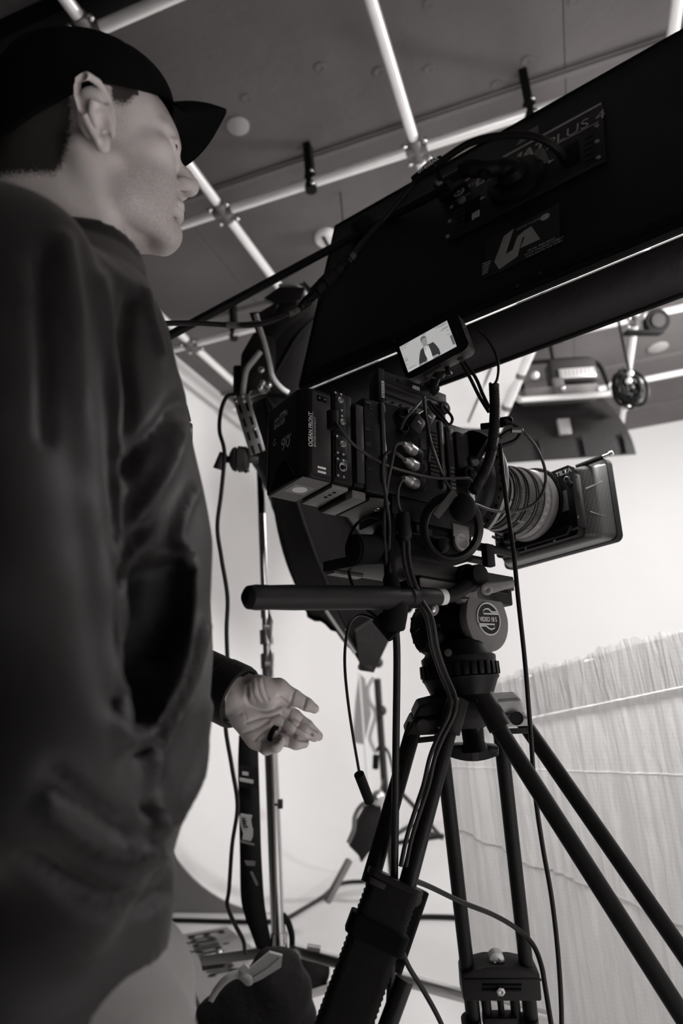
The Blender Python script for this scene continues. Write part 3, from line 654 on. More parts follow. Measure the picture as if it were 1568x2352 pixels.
# ================================================================== THE MAN
def proj_np(V):
    V = np.asarray(V, float)-np.array([0, 0, CAMZ]); ca, sa = math.cos(YAW), math.sin(YAW)
    x, z, y = ca*V[:, 0]+sa*V[:, 1], -sa*V[:, 0]+ca*V[:, 1], -V[:, 2]
    cp, sp = math.cos(PIT), math.sin(PIT); y2, z2 = cp*y+sp*z, -sp*y+cp*z
    cr, sr = math.cos(ROLL), math.sin(ROLL)
    return np.stack([784+FPX*(cr*x-sr*y2)/z2, 1176+FPX*(sr*x+cr*y2)/z2, z2], 1)
def to_world(V, fr): return V@np.array([fr.x[:], fr.y[:], fr.z[:]])+np.array(fr.o[:])
def vnormals(V, Fc):
    n = np.cross(V[Fc[:, 2]]-V[Fc[:, 0]], V[Fc[:, 3]]-V[Fc[:, 1]]); N = np.zeros_like(V)
    for k in range(4): np.add.at(N, Fc[:, k], n)
    return N/np.maximum(np.linalg.norm(N, axis=1, keepdims=True), 1e-12)
def sculpt(V, Fc, strokes):
    """push the cloth in or out along folds traced on the side that faces us"""
    px = proj_np(V)
    for pts, w, amt in strokes:
        N = vnormals(V, Fc); view = np.array([0, 0, CAMZ])-V; view /= np.linalg.norm(view, axis=1, keepdims=True)
        face = np.clip((N*view).sum(1)*3+.3, 0, 1)
        q = np.array([p[:2] for p in spline([(a, b_, 0) for a, b_ in pts], 6)]); best = np.full(len(V), 1e9)
        for i in range(len(q)-1):
            d = q[i+1]-q[i]; t = np.clip(((px[:, :2]-q[i])@d)/max(d@d, 1e-9), 0, 1)
            best = np.minimum(best, np.linalg.norm(px[:, :2]-q[i]-t[:, None]*d, axis=1))
        V = V+N*(amt*np.exp(-(best/w)**2)*face)[:, None]
    return V
HDo = Fr(P(238, 300, .75), 45, 6, -12); HD = Fr(HDo(-.07, 0, 0), 45, 6, -12)
TB = Fr((HD.o.x, HD.o.y, 0), 57)
man = empty('person', (HD.o.x, HD.o.y, 0), 'man in dark cap and dark zip jacket at left, one palm held out', 'person')
# skin: stubble on the jaw, even elsewhere
SKIN = bpy.data.materials.new('skin'); SKIN.use_nodes = True; nt = SKIN.node_tree; pb = nt.nodes['Principled BSDF']
pb.inputs['Roughness'].default_value = .5; pb.inputs['Subsurface Weight'].default_value = .12; pb.inputs['Subsurface Scale'].default_value = .006; pb.inputs['Specular IOR Level'].default_value = .35
at = nt.nodes.new('ShaderNodeAttribute'); at.attribute_name = 'beard'; tc = nt.nodes.new('ShaderNodeTexCoord')
n1 = nt.nodes.new('ShaderNodeTexNoise'); n1.inputs['Scale'].default_value = 900; n1.inputs['Detail'].default_value = 3; nt.links.new(tc.outputs['Object'], n1.inputs['Vector'])
n2 = nt.nodes.new('ShaderNodeTexNoise'); n2.inputs['Scale'].default_value = 60; n2.inputs['Detail'].default_value = 4; nt.links.new(tc.outputs['Object'], n2.inputs['Vector'])
rm = nt.nodes.new('ShaderNodeMapRange'); rm.inputs['From Min'].default_value = .3; rm.inputs['From Max'].default_value = .8; nt.links.new(n1.outputs['Fac'], rm.inputs['Value'])
ml = nt.nodes.new('ShaderNodeMath'); ml.operation = 'MULTIPLY'; nt.links.new(rm.outputs[0], ml.inputs[0]); nt.links.new(at.outputs['Fac'], ml.inputs[1])
mxa = nt.nodes.new('ShaderNodeMix'); mxa.data_type = 'RGBA'; mxa.inputs['A'].default_value = (.56, .51, .495, 1); mxa.inputs['B'].default_value = (.66, .605, .59, 1); nt.links.new(n2.outputs['Fac'], mxa.inputs['Factor'])
mxb = nt.nodes.new('ShaderNodeMix'); mxb.data_type = 'RGBA'; mxb.inputs['B'].default_value = (.10, .088, .083, 1); nt.links.new(mxa.outputs['Result'], mxb.inputs['A']); nt.links.new(ml.outputs[0], mxb.inputs['Factor'])
ah = nt.nodes.new('ShaderNodeAttribute'); ah.attribute_name = 'hair'
n3 = nt.nodes.new('ShaderNodeTexNoise'); n3.inputs['Scale'].default_value = 330; n3.inputs['Detail'].default_value = 4; nt.links.new(tc.outputs['Object'], n3.inputs['Vector'])
hs = nt.nodes.new('ShaderNodeMath'); hs.operation = 'MULTIPLY_ADD'; hs.inputs[1].default_value = 1.6; nt.links.new(n3.outputs['Fac'], hs.inputs[0]); hs.inputs[2].default_value = -1.3
hsum = nt.nodes.new('ShaderNodeMath'); hsum.operation = 'MULTIPLY_ADD'; hsum.inputs[1].default_value = 2.2; nt.links.new(ah.outputs['Fac'], hsum.inputs[0]); nt.links.new(hs.outputs[0], hsum.inputs[2]); hsum.use_clamp = True
hmul = nt.nodes.new('ShaderNodeMath'); hmul.operation = 'MULTIPLY'; hmul.use_clamp = True; nt.links.new(hsum.outputs[0], hmul.inputs[0])
hst = nt.nodes.new('ShaderNodeMapRange'); hst.inputs['From Max'].default_value = .12; nt.links.new(ah.outputs['Fac'], hst.inputs['Value']); nt.links.new(hst.outputs[0], hmul.inputs[1])
hcr = nt.nodes.new('ShaderNodeMix'); hcr.data_type = 'RGBA'; hcr.inputs['A'].default_value = (.012, .0105, .01, 1); hcr.inputs['B'].default_value = (.07, .062, .058, 1); nt.links.new(n1.outputs['Fac'], hcr.inputs['Factor'])
mxc = nt.nodes.new('ShaderNodeMix'); mxc.data_type = 'RGBA'; nt.links.new(mxb.outputs['Result'], mxc.inputs['A']); nt.links.new(hcr.outputs['Result'], mxc.inputs['B']); nt.links.new(hmul.outputs[0], mxc.inputs['Factor'])
nt.links.new(mxc.outputs['Result'], pb.inputs['Base Color'])
bpn = nt.nodes.new('ShaderNodeBump'); bpn.inputs['Strength'].default_value = .25; bpn.inputs['Distance'].default_value = .002; nt.links.new(n1.outputs['Fac'], bpn.inputs['Height']); nt.links.new(bpn.outputs[0], pb.inputs['Normal'])
# ---- head and neck
s = SDF((-.1, -.13, -.2), (.105, .14, .15), .0021)
s.F = s.ell((0, -.012, .05), (.076, .098, .086))
s.add(s.ell((0, .04, -.005), (.06, .052, .075)), .03)
s.add(s.ell((0, .03, .04), (.066, .066, .05)), .02)
for e in (1, -1):
    s.add(s.cone((e*.055, .004, -.03), (e*.05, .022, -.062), .019, .016), .022)
    s.add(s.cone((e*.05, .022, -.062), (e*.016, .078, -.078), .016, .014), .018)
    s.add(s.ell((e*.034, .05, -.03), (.028, .036, .045)), .018)
    s.add(s.ell((e*.052, .057, .003), (.015, .022, .013)), .014)
    s.add(s.cone((e*.046, .072, .039), (e*.01, .092, .037), .009, .009), .012)
s.add(s.ell((0, .082, -.074), (.022, .017, .018)), .014)
for e in (1, -1):
    s.sub(s.ell((e*.036, .101, .022), (.021, .02, .0115)), .006)
    s.add(s.ell((e*.0325, .0775, .0215), (.0125, .0125, .0115)), .001)
    s.add(s.chain([(e*.018, .088, .0235), (e*.027, .0915, .0275), (e*.037, .0895, .0272), (e*.0475, .080, .0215)], [.0026, .0032, .0034, .0026]), .0025)
    s.add(s.chain([(e*.018, .087, .0195), (e*.028, .0895, .0155), (e*.038, .087, .0155), (e*.0475, .0795, .0195)], [.0022, .0028, .0028, .0022]), .003)
s.add(s.chain([(0, .088, .034), (0, .095, .022), (0, .108, .006), (0, .1155, -.004)], [.0075, .0075, .0095, .0105], .004), .008)
s.add(s.ell((0, .1145, -.0075), (.0115, .0095, .0095)), .004)
for e in (1, -1):
    s.add(s.ell((e*.0125, .1035, -.0105), (.0085, .011, .009)), .005)
    s.sub(s.ell((e*.0068, .1055, -.0195), (.0042, .0072, .006)), .0025)
s.add(s.chain([(-.026, .083, -.0425), (-.012, .0965, -.0385), (0, .0995, -.0375), (.012, .0965, -.0385), (.026, .083, -.0425)], [.004, .0058, .0062, .0058, .004]), .007)
s.add(s.chain([(-.023, .085, -.0475), (-.01, .0955, -.0495), (0, .0975, -.05), (.01, .0955, -.0495), (.023, .085, -.0475)], [.004, .006, .0065, .006, .004]), .006)
s.sub(s.chain([(-.027, .088, -.0445), (-.012, .1015, -.0438), (0, .104, -.0435), (.012, .1015, -.0438), (.027, .088, -.0445)], [.0014]*5), .002)
s.add(s.ell((0, .092, -.027), (.014, .008, .01)), .008)
# neck
s.add(s.cone((0, -.03, -.02), (0, -.05, -.19), .056, .06), .02)
s.add(s.cone((.06, -.022, -.02), (.018, .02, -.17), .014, .014), .02); s.add(s.cone((-.06, -.022, -.02), (-.018, .02, -.17), .014, .014), .02)
s.add(s.cone((0, .012, -.1), (0, .0, -.17), .022, .03), .02)
s.add(s.ell((0, .022, -.112), (.009, .009, .013)), .008)
s.add(s.cone((0, -.07, -.0), (0, -.085, -.17), .04, .045), .02)
# ears
for e in (1, -1):
    def E(y, z, o=0): return (e*(.082-y*.55+o+.05*max(0, z-.03)), y+.001, z*.97-.0125)
    rim = [E(.004, .008, .0), E(.006, .024, .001), E(.002, .042, .003), E(-.008, .0525, .005), E(-.02, .051, .007), E(-.03, .04, .008), E(-.0325, .024, .008), E(-.028, .008, .007), E(-.02, -.004, .005), E(-.012, -.014, .004)]
    s.add(s.ell(E(-.011, .02, -.004), (.0075, .021, .032), None), .006)
    s.add(s.ell(E(-.006, -.013, .001), (.005, .0085, .011)), .006)
    s.sub(s.ell(E(-.006, .006, .0095), (.0105, .0085, .0115)), .004)
    s.sub(s.ell(E(-.011, .034, .0075), (.0045, .010, .010)), .004)
    s.sub(s.chain([E(-.002, .034, .007), E(-.012, .045, .009), E(-.023, .04, .0105), E(-.0265, .024, .011), E(-.022, .008, .01)], [.0032]*5), .003)
    s.add(s.chain(rim, [.0028, .0032, .0036, .0038, .004, .004, .0038, .0036, .0036, .004]), .0025)
    s.add(s.chain([E(-.006, .03, .002), E(-.0165, .026, .004), E(-.018, .012, .004), E(-.012, -.001, .003)], [.0028, .0036, .0034, .003]), .003)
    s.add(s.ell(E(.004, .003, .003), (.004, .004, .006)), .003)
    s.sub(s.ell(E(.0, -.001, .003), (.012, .0036, .0046)), .002)
Vh, Fh = s.mesh()
beard = np.clip(1.15-np.abs(0), 0, 1)*np.ones(len(Vh))
yy, zz, xx = Vh[:, 1], Vh[:, 2], np.abs(Vh[:, 0])
bm_ = np.clip((-.012-zz+.45*np.clip(.06-yy, 0, .1)*0+.25*np.clip(yy-.085, 0, 1))/.018, 0, 1)*np.clip((yy-.005)/.02, 0, 1)*np.clip((zz+.115)/.012, 0, 1)
side = np.clip((.055-zz)/.01, 0, 1)*np.clip((zz+.03)/.01, 0, 1)*np.exp(-((yy-.018)/.011)**2)*np.clip((xx-.055)/.008, 0, 1)
brow = np.exp(-((zz-.037)/.005)**2)*np.clip((yy-.06)/.01, 0, 1)*np.clip((xx-.008)/.006, 0, 1)*1.2
lip = np.exp(-((zz+.044)/.008)**2)*np.clip((.026-xx)/.004, 0, 1)*np.clip((yy-.08)/.008, 0, 1)
nape = np.clip((-.022-yy)/.02, 0, 1)*np.clip((zz+.075)/.03, 0, 1)*(xx < .078)
beard_h = np.clip(.75*bm_*(1-lip)+.6*side+brow, 0, 1)
WVh = to_world(Vh, HD)
# ---- the held-out left hand
HD0 = .93
def hp(px, py, dz=0): return np.array(P(px, py, HD0+dz)[:])
u1 = HD0/FPX
pts_all = [hp(500, 1540), hp(760, 1760), hp(470, 1520), hp(620, 1500), hp(600, 1780)]
lo = np.min(pts_all, 0)-.045; hi = np.max(pts_all, 0)+.045
s = SDF(lo, hi, .0016)
wr, elb = hp(541, 1597, .004), hp(480, 1565, .02)
s.F = s.cone(elb, wr, 42*u1, 42*u1)
s.add(s.cone(hp(552, 1568, .004), hp(536, 1628, .004), 31*u1, 30*u1), .012)
s.add(s.cone(hp(510, 1555, .012), hp(495, 1615, .012), 36*u1, 36*u1), .02)
fing = {'index': [(566, 1592, .004), (645, 1628, .004), (676, 1647, .004), (704, 1668, .006), (731, 1691, .012)],
        'middle': [(560, 1610, .004), (634, 1652, -.004), (668, 1668, -.008), (696, 1680, -.006), (722, 1692, .0)],
        'ring': [(556, 1628, .002), (618, 1678, -.008), (652, 1697, -.017), (680, 1706, -.02), (697, 1706, -.016)],
        'little': [(552, 1645, .0), (588, 1702, -.008), (612, 1719, -.02), (634, 1714, -.03), (644, 1703, -.033)]}
rad = {'index': [24, 19, 16.5, 15, 11], 'middle': [24, 19, 17, 15.5, 12], 'ring': [24, 18, 16, 15, 12.5], 'little': [24, 17, 14.5, 13.5, 11]}
palm = None
for k, q in fing.items():
    c_ = [hp(*p) for p in q]; r_ = [v*u1 for v in rad[k]]
    s.add(s.cone(c_[0], c_[1], r_[0], r_[1]), .012)
for k, q in fing.items():
    c_ = [hp(*p) for p in q]; r_ = [v*u1 for v in rad[k]]
    g = s.chain(c_[1:], r_[1:], .003)
    s.add(g, .002)
s.add(s.cone(hp(590, 1580, -.012), hp(618, 1600, -.012), 29*u1, 22*u1), .012)       # thenar
s.add(s.cone(hp(562, 1650, -.008), hp(585, 1690, -.01), 22*u1, 19*u1), .014)      # hypothenar
s.add(s.cone(hp(608, 1583, -.006), hp(640, 1580, .0), 24*u1, 21*u1), .012)
s.add(s.chain([hp(638, 1580, .0), hp(676, 1602, .004), hp(704, 1618, .005), hp(722, 1628, .006)], [21*u1, 17.5*u1, 15*u1, 11*u1], .003), .005)
Vn, Fn = s.mesh()
Vn = sculpt(Vn, Fn, [
 ([(650, 1641), (672, 1656), (696, 1673), (716, 1687)], 4, -.0042), ([(628, 1668), (656, 1682), (684, 1695), (704, 1699)], 4, -.0042), ([(600, 1700), (622, 1705), (640, 1694)], 4, -.004), ([(640, 1600), (652, 1612), (662, 1622)], 4, -.003),
 ([(668, 1630), (660, 1650)], 3, -.0016), ([(695, 1650), (687, 1668)], 3, -.0016), ([(654, 1652), (646, 1674)], 3, -.0016), ([(682, 1668), (675, 1688)], 3, -.0016), ([(640, 1680), (633, 1703)], 3, -.0016), ([(666, 1692), (661, 1714)], 3, -.0016), ([(674, 1590), (666, 1618)], 3.5, -.0018), ([(702, 1606), (695, 1632)], 3, -.0016), ([(600, 1704), (597, 1724)], 3, -.0016),
 ([(566, 1580), (568, 1612), (588, 1628), (615, 1634), (640, 1622)], 4, -.0034), ([(566, 1660), (596, 1650), (625, 1645), (648, 1636)], 3.5, -.0024), ([(562, 1684), (592, 1672), (616, 1656)], 3.5, -.0022), ([(585, 1700), (604, 1682), (618, 1672)], 3, -.0018),
 ([(590, 1562), (594, 1590), (604, 1612)], 3, -.0012), ([(604, 1560), (608, 1585), (616, 1608)], 3, -.0012), ([(578, 1570), (580, 1595), (588, 1612)], 3, -.0012), ([(548, 1640), (560, 1636), (566, 1650)], 3, -.0012)])
# ---- rest of the body (inside the clothes)
s = SDF((-.36, -.3, .05), (.36, .42, 1.62), .013)
WL = TB.inv(P(520, 1588, .935)); EL = TB.inv(P(215, 1440, 1.06))
def body_field(s, g=0.0):
    f = s.ell((0, -.02, 1.3), (.15+g, .085+g, .25)); f = s.smin(f, s.ell((0, -.02, .98), (.14+g, .075+g, .13)), .08)
    f = s.smin(f, s.cone((-.17, -.03, 1.43), (.17, -.03, 1.43), .055+g, .055+g), .05)
    f = s.smin(f, s.cone((0, -.03, 1.45), (0, -.035, 1.56), .07+g, .055+g), .03)
    return f
s.F = body_field(s)
for e in (1, -1):
    s.add(s.cone((e*.085, .0, .9), (e*.1, .01, .5), .065, .055), .04); s.add(s.cone((e*.1, .0, .5), (e*.1, -.03, .1), .055, .04), .03)
s.add(s.chain([(.18, -.03, 1.42), (.22, -.03, 1.15), (.17, .03, 1.01)], [.045, .04, .03]), .03)
s.add(s.chain([(-.19, -.03, 1.42), tuple(EL), tuple(WL)], [.05, .042, .028]), .03)
Vb, Fb = s.mesh(); WVb = to_world(Vb, TB)
V = np.concatenate([WVh, Vn, WVb]); Fc = np.concatenate([Fh, Fn+len(WVh), Fb+len(WVh)+len(Vn)])
body = mesh_from('body', V, Fc, SKIN, man)
low = -.055+.35*np.clip(yy+.05, 0, 1); hair_h = np.clip((zz-low+.006)/.022, 0, 1)*np.clip((-.026-.25*np.clip(-zz, 0, 1)-yy)/.014, 0, 1)
hair_h = np.maximum(hair_h, np.clip((zz-.024)/.02, 0, 1)*np.clip((.044-.5*np.clip(.055-zz, 0, 1)-yy)/.012, 0, 1)*np.clip((yy-.008)/.004, 0, 1)*(xx > .045))*np.where((xx > .0775), 0, 1)
hair_h = np.where((zz > .05) & (yy < .04), 1.0, hair_h)*np.where(xx > .079, 0, 1)
at2 = body.data.attributes.new('hair', 'FLOAT', 'POINT'); at2.data.foreach_set('value', np.concatenate([hair_h, np.zeros(len(Vn)+len(WVb))]).astype(np.float32))
att = body.data.attributes.new('beard', 'FLOAT', 'POINT'); att.data.foreach_set('value', np.concatenate([beard_h, np.zeros(len(Vn)+len(WVb))]).astype(np.float32))
for e in (1, -1):     # eyes
    ey = MB(HD).ball((e*.0325, .0785, .0215), .0124, n=20, m=14).build('eyeball', mat('eye_white', .55, .2), body)
    MB(HD).ball((e*.0345, .0848, .0205), .0068, n=16, m=8).build('iris', mat('iris_dark', .02, .15), body)
MB().tube([P(617, 1668, HD0-.02), P(631, 1689, HD0-.024)], .0, 4)
rgc = [hp(636, 1688, -.0125)]; rdir = Vector(hp(652, 1697, -.017)-hp(618, 1678, -.008)).normalized()
MB().lathe(Vector(hp(624, 1682, -.0095)), rdir, [(0, .0104), (.0005, .0119), (.0065, .0119), (.007, .0104)], 28, local=False).build('ring', mat('dark_ring', .01, .3), man)
# ---- cap
CAPM = mat('black_cap_cotton', .0035, .9, noise=.3, nscale=90, bump=.3, bscale=700, spec=.1)
b = MB(HD); nu, nv = 72, 26
def cap_edge(a):     # lower edge height by direction: high over the ears and brow, low at the nape
    y = .1*math.cos(a)
    return .05+.033*max(0.0, y/.1)**2 if y > .005 else .05+.78*(y-.005)
vs = []
for i in range(nu):
    a = 2*math.pi*i/nu; ca, sa = math.cos(a), math.sin(a); ze = cap_edge(a)
    for j in range(nv+1):
        t = j/nv; zt = ze+(.137-ze)*math.sin(t*math.pi/2)
        w = max(0.0, math.cos(t*math.pi/2))**.5
        rx, ryf, ryb = .0815, .104, .116
        # skirt follows the head; crown dome
        shadow_seam = 1-.012*math.exp(-((a*3/math.pi) % 1-.5)**2*0)*0
        g = abs(((a/(math.pi/3)) % 1)-.5)*2; sm = 1-.02*math.exp(-((1-g)/.05)**2)*(t > .05)
        x = rx*w*sa*sm; y = (ryf if ca > 0 else ryb)*w*ca*sm-.006
        vs.append((x, y, zt))
fs = []
for i in range(nu):
    for j in range(nv): fs.append((i*(nv+1)+j, ((i+1) % nu)*(nv+1)+j, ((i+1) % nu)*(nv+1)+j+1, i*(nv+1)+j+1))
b.add(vs, fs); cap = b.build('cap', CAPM, man, smooth=60); md = cap.modifiers.new('t', 'SOLIDIFY'); md.thickness = .003; md.offset = -1
b = MB(HD); rows = 18; cols = 36
top, bot = [], []
for i in range(cols+1):
    a = -1+2*i/cols
    for j in range(rows+1):
        t = j/rows
        x = .073*a*(1+.03*t); y = .096-.032*a*a+.068*(1-.6*abs(a)**5)*t; z = .084-.040*a*a+(.016*(1-a*a)-.002)*t+.006*math.sin(math.pi*t)
        top.append((x, y, z)); bot.append((x, y, z-.0035))
m1 = rows+1; fs = []
nT = len(top)
for i in range(cols):
    for j in range(rows):
        a = i*m1+j; fs.append((a, a+m1, a+m1+1, a+1)); fs.append((nT+a, nT+a+1, nT+a+m1+1, nT+a+m1))
for i in range(cols): a = i*m1+rows; fs.append((a, a+m1, nT+a+m1, nT+a))
b.add(top+bot, fs); b.build('brim', CAPM, cap, smooth=50)
MB(HD).ball((0, -.006, .138), .007, .007, .004).build('button', CAPM, cap)
# ---- jacket
JK = mat('dark_softshell', .008, .5, noise=.12, nscale=30, bump=.12, bscale=500, sheen=.13, spec=.2)
s = SDF((-.42, -.3, .84), (.4, .46, 1.64), .0062)
zk = np.array([.84, .92, .97, 1.01, 1.08, 1.14, 1.24, 1.33, 1.41, 1.47, 1.52, 1.56, 1.62])
fr_ = np.interp(s.Z, zk, [.092, .091, .09, .107, .122, .129, .128, .114, .102, .085, .068, .062, .06]).astype(np.float32)
bk_ = np.interp(s.Z, zk, [-.15, -.15, -.14, -.135, -.13, -.13, -.14, -.15, -.145, -.13, -.11, -.1, -.1]).astype(np.float32)
aw_ = np.interp(s.Z, zk, [.19, .19, .185, .18, .178, .18, .19, .195, .185, .16, .11, .08, .074]).astype(np.float32)
c_ = (fr_+bk_)/2; bb = (fr_-bk_)/2
tor = (np.sqrt((np.abs(s.X)/aw_)**2.4+(np.abs(s.Y-c_)/bb)**2.4)**(1/1.2)**1-1)*bb if False else ((np.abs(s.X)/aw_)**2.3+(np.abs(s.Y-c_)/bb)**2.3)**(1/2.3)*bb-bb
s.F = tor
s.F = np.maximum(s.F, .882+.5*np.clip(s.Y-.035, 0, .1)-s.Z); s.F = np.maximum(s.F, s.Z-1.575)
s.add(s.chain([(.145, -.035, 1.46), (.188, -.04, 1.42), (.222, -.04, 1.28), (.228, -.03, 1.17), (.215, .0, 1.06), (.17, .03, 1.0)], [.056, .068, .066, .062, .056, .05], .02), .035)
s.add(s.chain([(-.145, -.03, 1.455), (-.19, -.03, 1.42), tuple(EL)], [.058, .07, .06], .02), .05)
s.add(s.cone(tuple(EL), tuple(WL), .056, .039), .03)
# hollow of the far cuff and of the neck
s.sub(s.cone(tuple(WL+(WL-EL).normalized()*.03), tuple(WL-(WL-EL).normalized()*.05), .034, .031), .004)
# drape
s.F += .0030*np.sin(34*s.Y+11*s.Z+3*np.sin(9*s.Z))*np.sin(6*s.Z+2)+.0022*np.sin(52*s.X+21*s.Z+4*s.Y)+.0018*np.sin(75*s.Z+20*s.Y+15*s.X)*np.clip((1.15-s.Z)*6, 0, 1)
Vj, Fj = s.mesh(); WVj = to_world(Vj, TB)
folds = [
 ([(140, 560), (160, 700), (172, 850), (190, 1020), (208, 1160), (232, 1320), (258, 1500), (285, 1660)], 30, .007),
 ([(228, 640), (245, 800), (270, 960), (262, 1120), (250, 1280)], 20, .006),
 ([(300, 690), (285, 800), (292, 900), (285, 1010)], 18, -.008),
 ([(415, 975), (390, 1060), (345, 1140), (290, 1210)], 20, .007),
 ([(408, 930), (370, 985), (315, 1030), (285, 1080)], 22, -.010),
 ([(440, 1130), (410, 1200), (395, 1290)], 16, .006),
 ([(330, 1210), (290, 1270), (265, 1330)], 18, -.008),
 ([(412, 1270), (415, 1400), (392, 1540), (340, 1640), (285, 1705)], 20, .012),
 ([(345, 1320), (350, 1430), (325, 1540), (295, 1610)], 40, -.026),
 ([(390, 1300), (388, 1400), (365, 1500)], 16, -.010),
 ([(462, 1440), (432, 1560), (372, 1690), (330, 1760)], 18, .007),
 ([(482, 1620), (452, 1770), (395, 1880)], 16, .007),
 ([(430, 1640), (385, 1760), (350, 1850)], 22, -.012),
 ([(300, 1700), (340, 1820), (365, 1920)], 16, .008),
 ([(110, 1850), (190, 1915), (280, 1960), (365, 1965)], 20, .007),
 ([(120, 1780), (200, 1840), (280, 1895)], 24, -.007),
 ([(60, 1980), (200, 2060), (300, 2080), (380, 2040)], 24, -.008),
 ([(90, 600), (100, 800), (110, 1000)], 20, -.005),
 ([(330, 620), (345, 720), (372, 820)], 10, .004),
]
WVj = sculpt(WVj, Fj, [(p_, w_*.85, a_*1.35) for p_, w_, a_ in folds])
jacket = mesh_from('jacket', WVj, Fj, JK, man)
# collar and zip
b = MB(HD)
colr = []
ncol = 40
fc = TB.inv(P(318, 597, .8))
for i in range(ncol+1):
    a = -math.pi*.93+2*math.pi*.93*i/ncol     # gap at the front
    colr.append(a+math.pi)
inner, outer = [], []
ZIP = mat('zip_teeth', .03, .35, metal=.5)
zp = [P(306, 588, .80), P(322, 640, .795), P(331, 690, .79), P(334, 735, .785), P(345, 770, .782), P(372, 835, .775)]
zs = spline(zp, 8)
MB().tube(zs, .0035, 8, local=False).build('zip_tape', JK, jacket)
zt_ = empty_z = None
b = MB()
for i in range(0, len(zs)-1):
    for k in range(3):
        q = zs[i].lerp(zs[i+1], k/3); d_ = (zs[i+1]-zs[i]).normalized()
        b.tube([q+cx*.0022, q+cx*.0062], .0011, 5, local=False)
b.build('zip_teeth', ZIP, jacket)['kind'] = 'stuff'
# far cuff
WLw, ELw = TB(*WL), TB(*EL); dw = (WLw-ELw).normalized()
MB().lathe(WLw-dw*.012, dw, [(0, .0405), (.004, .0435), (.03, .0435), (.036, .042), (.037, .038), (.03, .037), (.0, .037)], 36, local=False, closed=True).build('cuff', JK, jacket)
# ---- trousers and shoes
TR = mat('pale_trouser_cotton', .27, .8, noise=.1, nscale=25, bump=.2, bscale=400)
s = SDF((-.28, -.22, .04), (.28, .26, 1.02), .011)
s.F = s.ell((0, -.02, .93), (.165, .098, .2))
for e in (1, -1):
    s.add(s.cone((e*.085, .018, .83), (e*.1, .02, .5), .094, .08), .03); s.add(s.cone((e*.1, .02, .5), (e*.1, -.005, .05), .082, .07), .03)
s.F = np.maximum(s.F, .06-s.Z); s.F += .003*np.sin(30*s.Z+12*s.X)*np.sin(25*s.Y)
Vt, Ft = s.mesh(); mesh_from('trousers', to_world(Vt, TB), Ft, TR, man)
for e in (1, -1):
    s = SDF((e*.1-.07, -.12, 0), (e*.1+.07, .24, .13), .006)
    s.F = s.cone((e*.1, -.05, .045), (e*.1, .16, .035), .05, .042); s.add(s.cone((e*.1, -.04, .05), (e*.1, -.03, .12), .05, .045), .03); s.F = np.maximum(s.F, .004-s.Z)
    Vs, Fs_ = s.mesh(); mesh_from('shoe', to_world(Vs, TB), Fs_, BLKM, man)
# ================================================================== CINEMA CAMERA
K = Fr(P(693, 1091, 1.0), 36, -4, 0)
def k2(px, py, ax, v): return tuple(K.loc(px, py, ax, v))
cine = empty('cinema_camera', K(-.05, .25, -.1), 'black cinema camera rig with battery, monitor, zoom lens and matte box on the tripod', 'camera')
TXT = mat('label_white', .6, .6)
# ---- battery
bat = MB(K).prism([(-.108, 0), (-.016, 0), (0, .014), (0, .054), (-.108, .054)], .15, .004, at=0).build('battery', PLA, cine)
BSD = mat('battery_side_grey', .03, .4, noise=.2, nscale=60)
MB(K).box(-.0005, .0008, .017, .051, .008, .144, .0004).build('side_label', BSD, bat)
MB(K).prism([k2(622, 1128, 1, 0)[::2], k2(640, 1070, 1, 0)[::2], k2(657, 1055, 1, 0)[::2], k2(684, 1098, 1, 0)[::2]], -.0012, axis='y', at=0).build('recess_shade', HOLE, bat, smooth=0)  # black sheet stands for the shade inside the battery recess
MB(K).tube([k2(657, 1054, 1, -.001), k2(676, 1090, 1, -.001)], .0014, 6).build('recess_edge', DGR, bat)
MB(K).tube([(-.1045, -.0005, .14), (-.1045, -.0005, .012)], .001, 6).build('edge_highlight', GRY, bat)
MB(K).tube([k2(608, 975, 1, -.001), k2(611, 990, 1, -.001), k2(611, 1075, 1, -.001)], .0009, 6).build('edge_groove', DGR, bat)
def ytext(s_, px, py, size, m, p, **k): q = k2(px, py, 1, -.0008); return text(s_, 'lettering', K, q, (1, 0, 0), (0, 0, 1), size, m, p, **k)
ytext('ANTON', 629, 975, .0115, GPR, bat, bold=.0004, shear=.2); ytext('BAUER', 629, 988, .0115, GPR, bat, bold=.0004, shear=.2)
ytext('90', 645, 1037, .028, GPR, bat, bold=.0004); ytext('TITON', 650, 1014, .0085, GPR, bat); ytext('G', 626, 1027, .016, GPR, bat)
for a_, b_ in (((643, 1017), (666, 1001)), ((643, 1008), (666, 993)), ((621, 1014), (650, 995)), ((621, 1005), (650, 986))):
    MB(K).tube([k2(*a_, 1, -.0008), k2(*b_, 1, -.0008)], .0003, 4).build('printed_frame', DGR, bat)
MB(K).prism([k2(642, 952, 1, 0)[::2], k2(656, 941, 1, 0)[::2], k2(657, 947, 1, 0)[::2]], -.0008, axis='y', at=0).build('arrow_logo', GPR, bat, smooth=0)
def xtext(s_, px, py, size, m, p, xv=.0012, **k): q = k2(px, py, 0, xv); return text(s_, 'lettering', K, q, (0, 0, 1), (0, -1, 0), size, m, p, **k)
xtext('OCEAN FRONT', 716.5, 1027, .0095, TXT, bat, squeeze=.86, bold=.0002)
xtext('ENTERTAINMENT', 725, 1027, .0052, TXT, bat, squeeze=1.22)
MB(K).tube([k2(717.5, 1026, 0, .001), k2(717.5, 945, 0, .001)], .0003, 4).build('printed_rule', TXT, bat)
q = k2(738, 917, 0, 0); MB(K).box(-.0005, .0022, q[1]-.009, q[1]+.009, q[2]-.005, q[2]+.005, .0012).build('status_window', HOLE, bat)
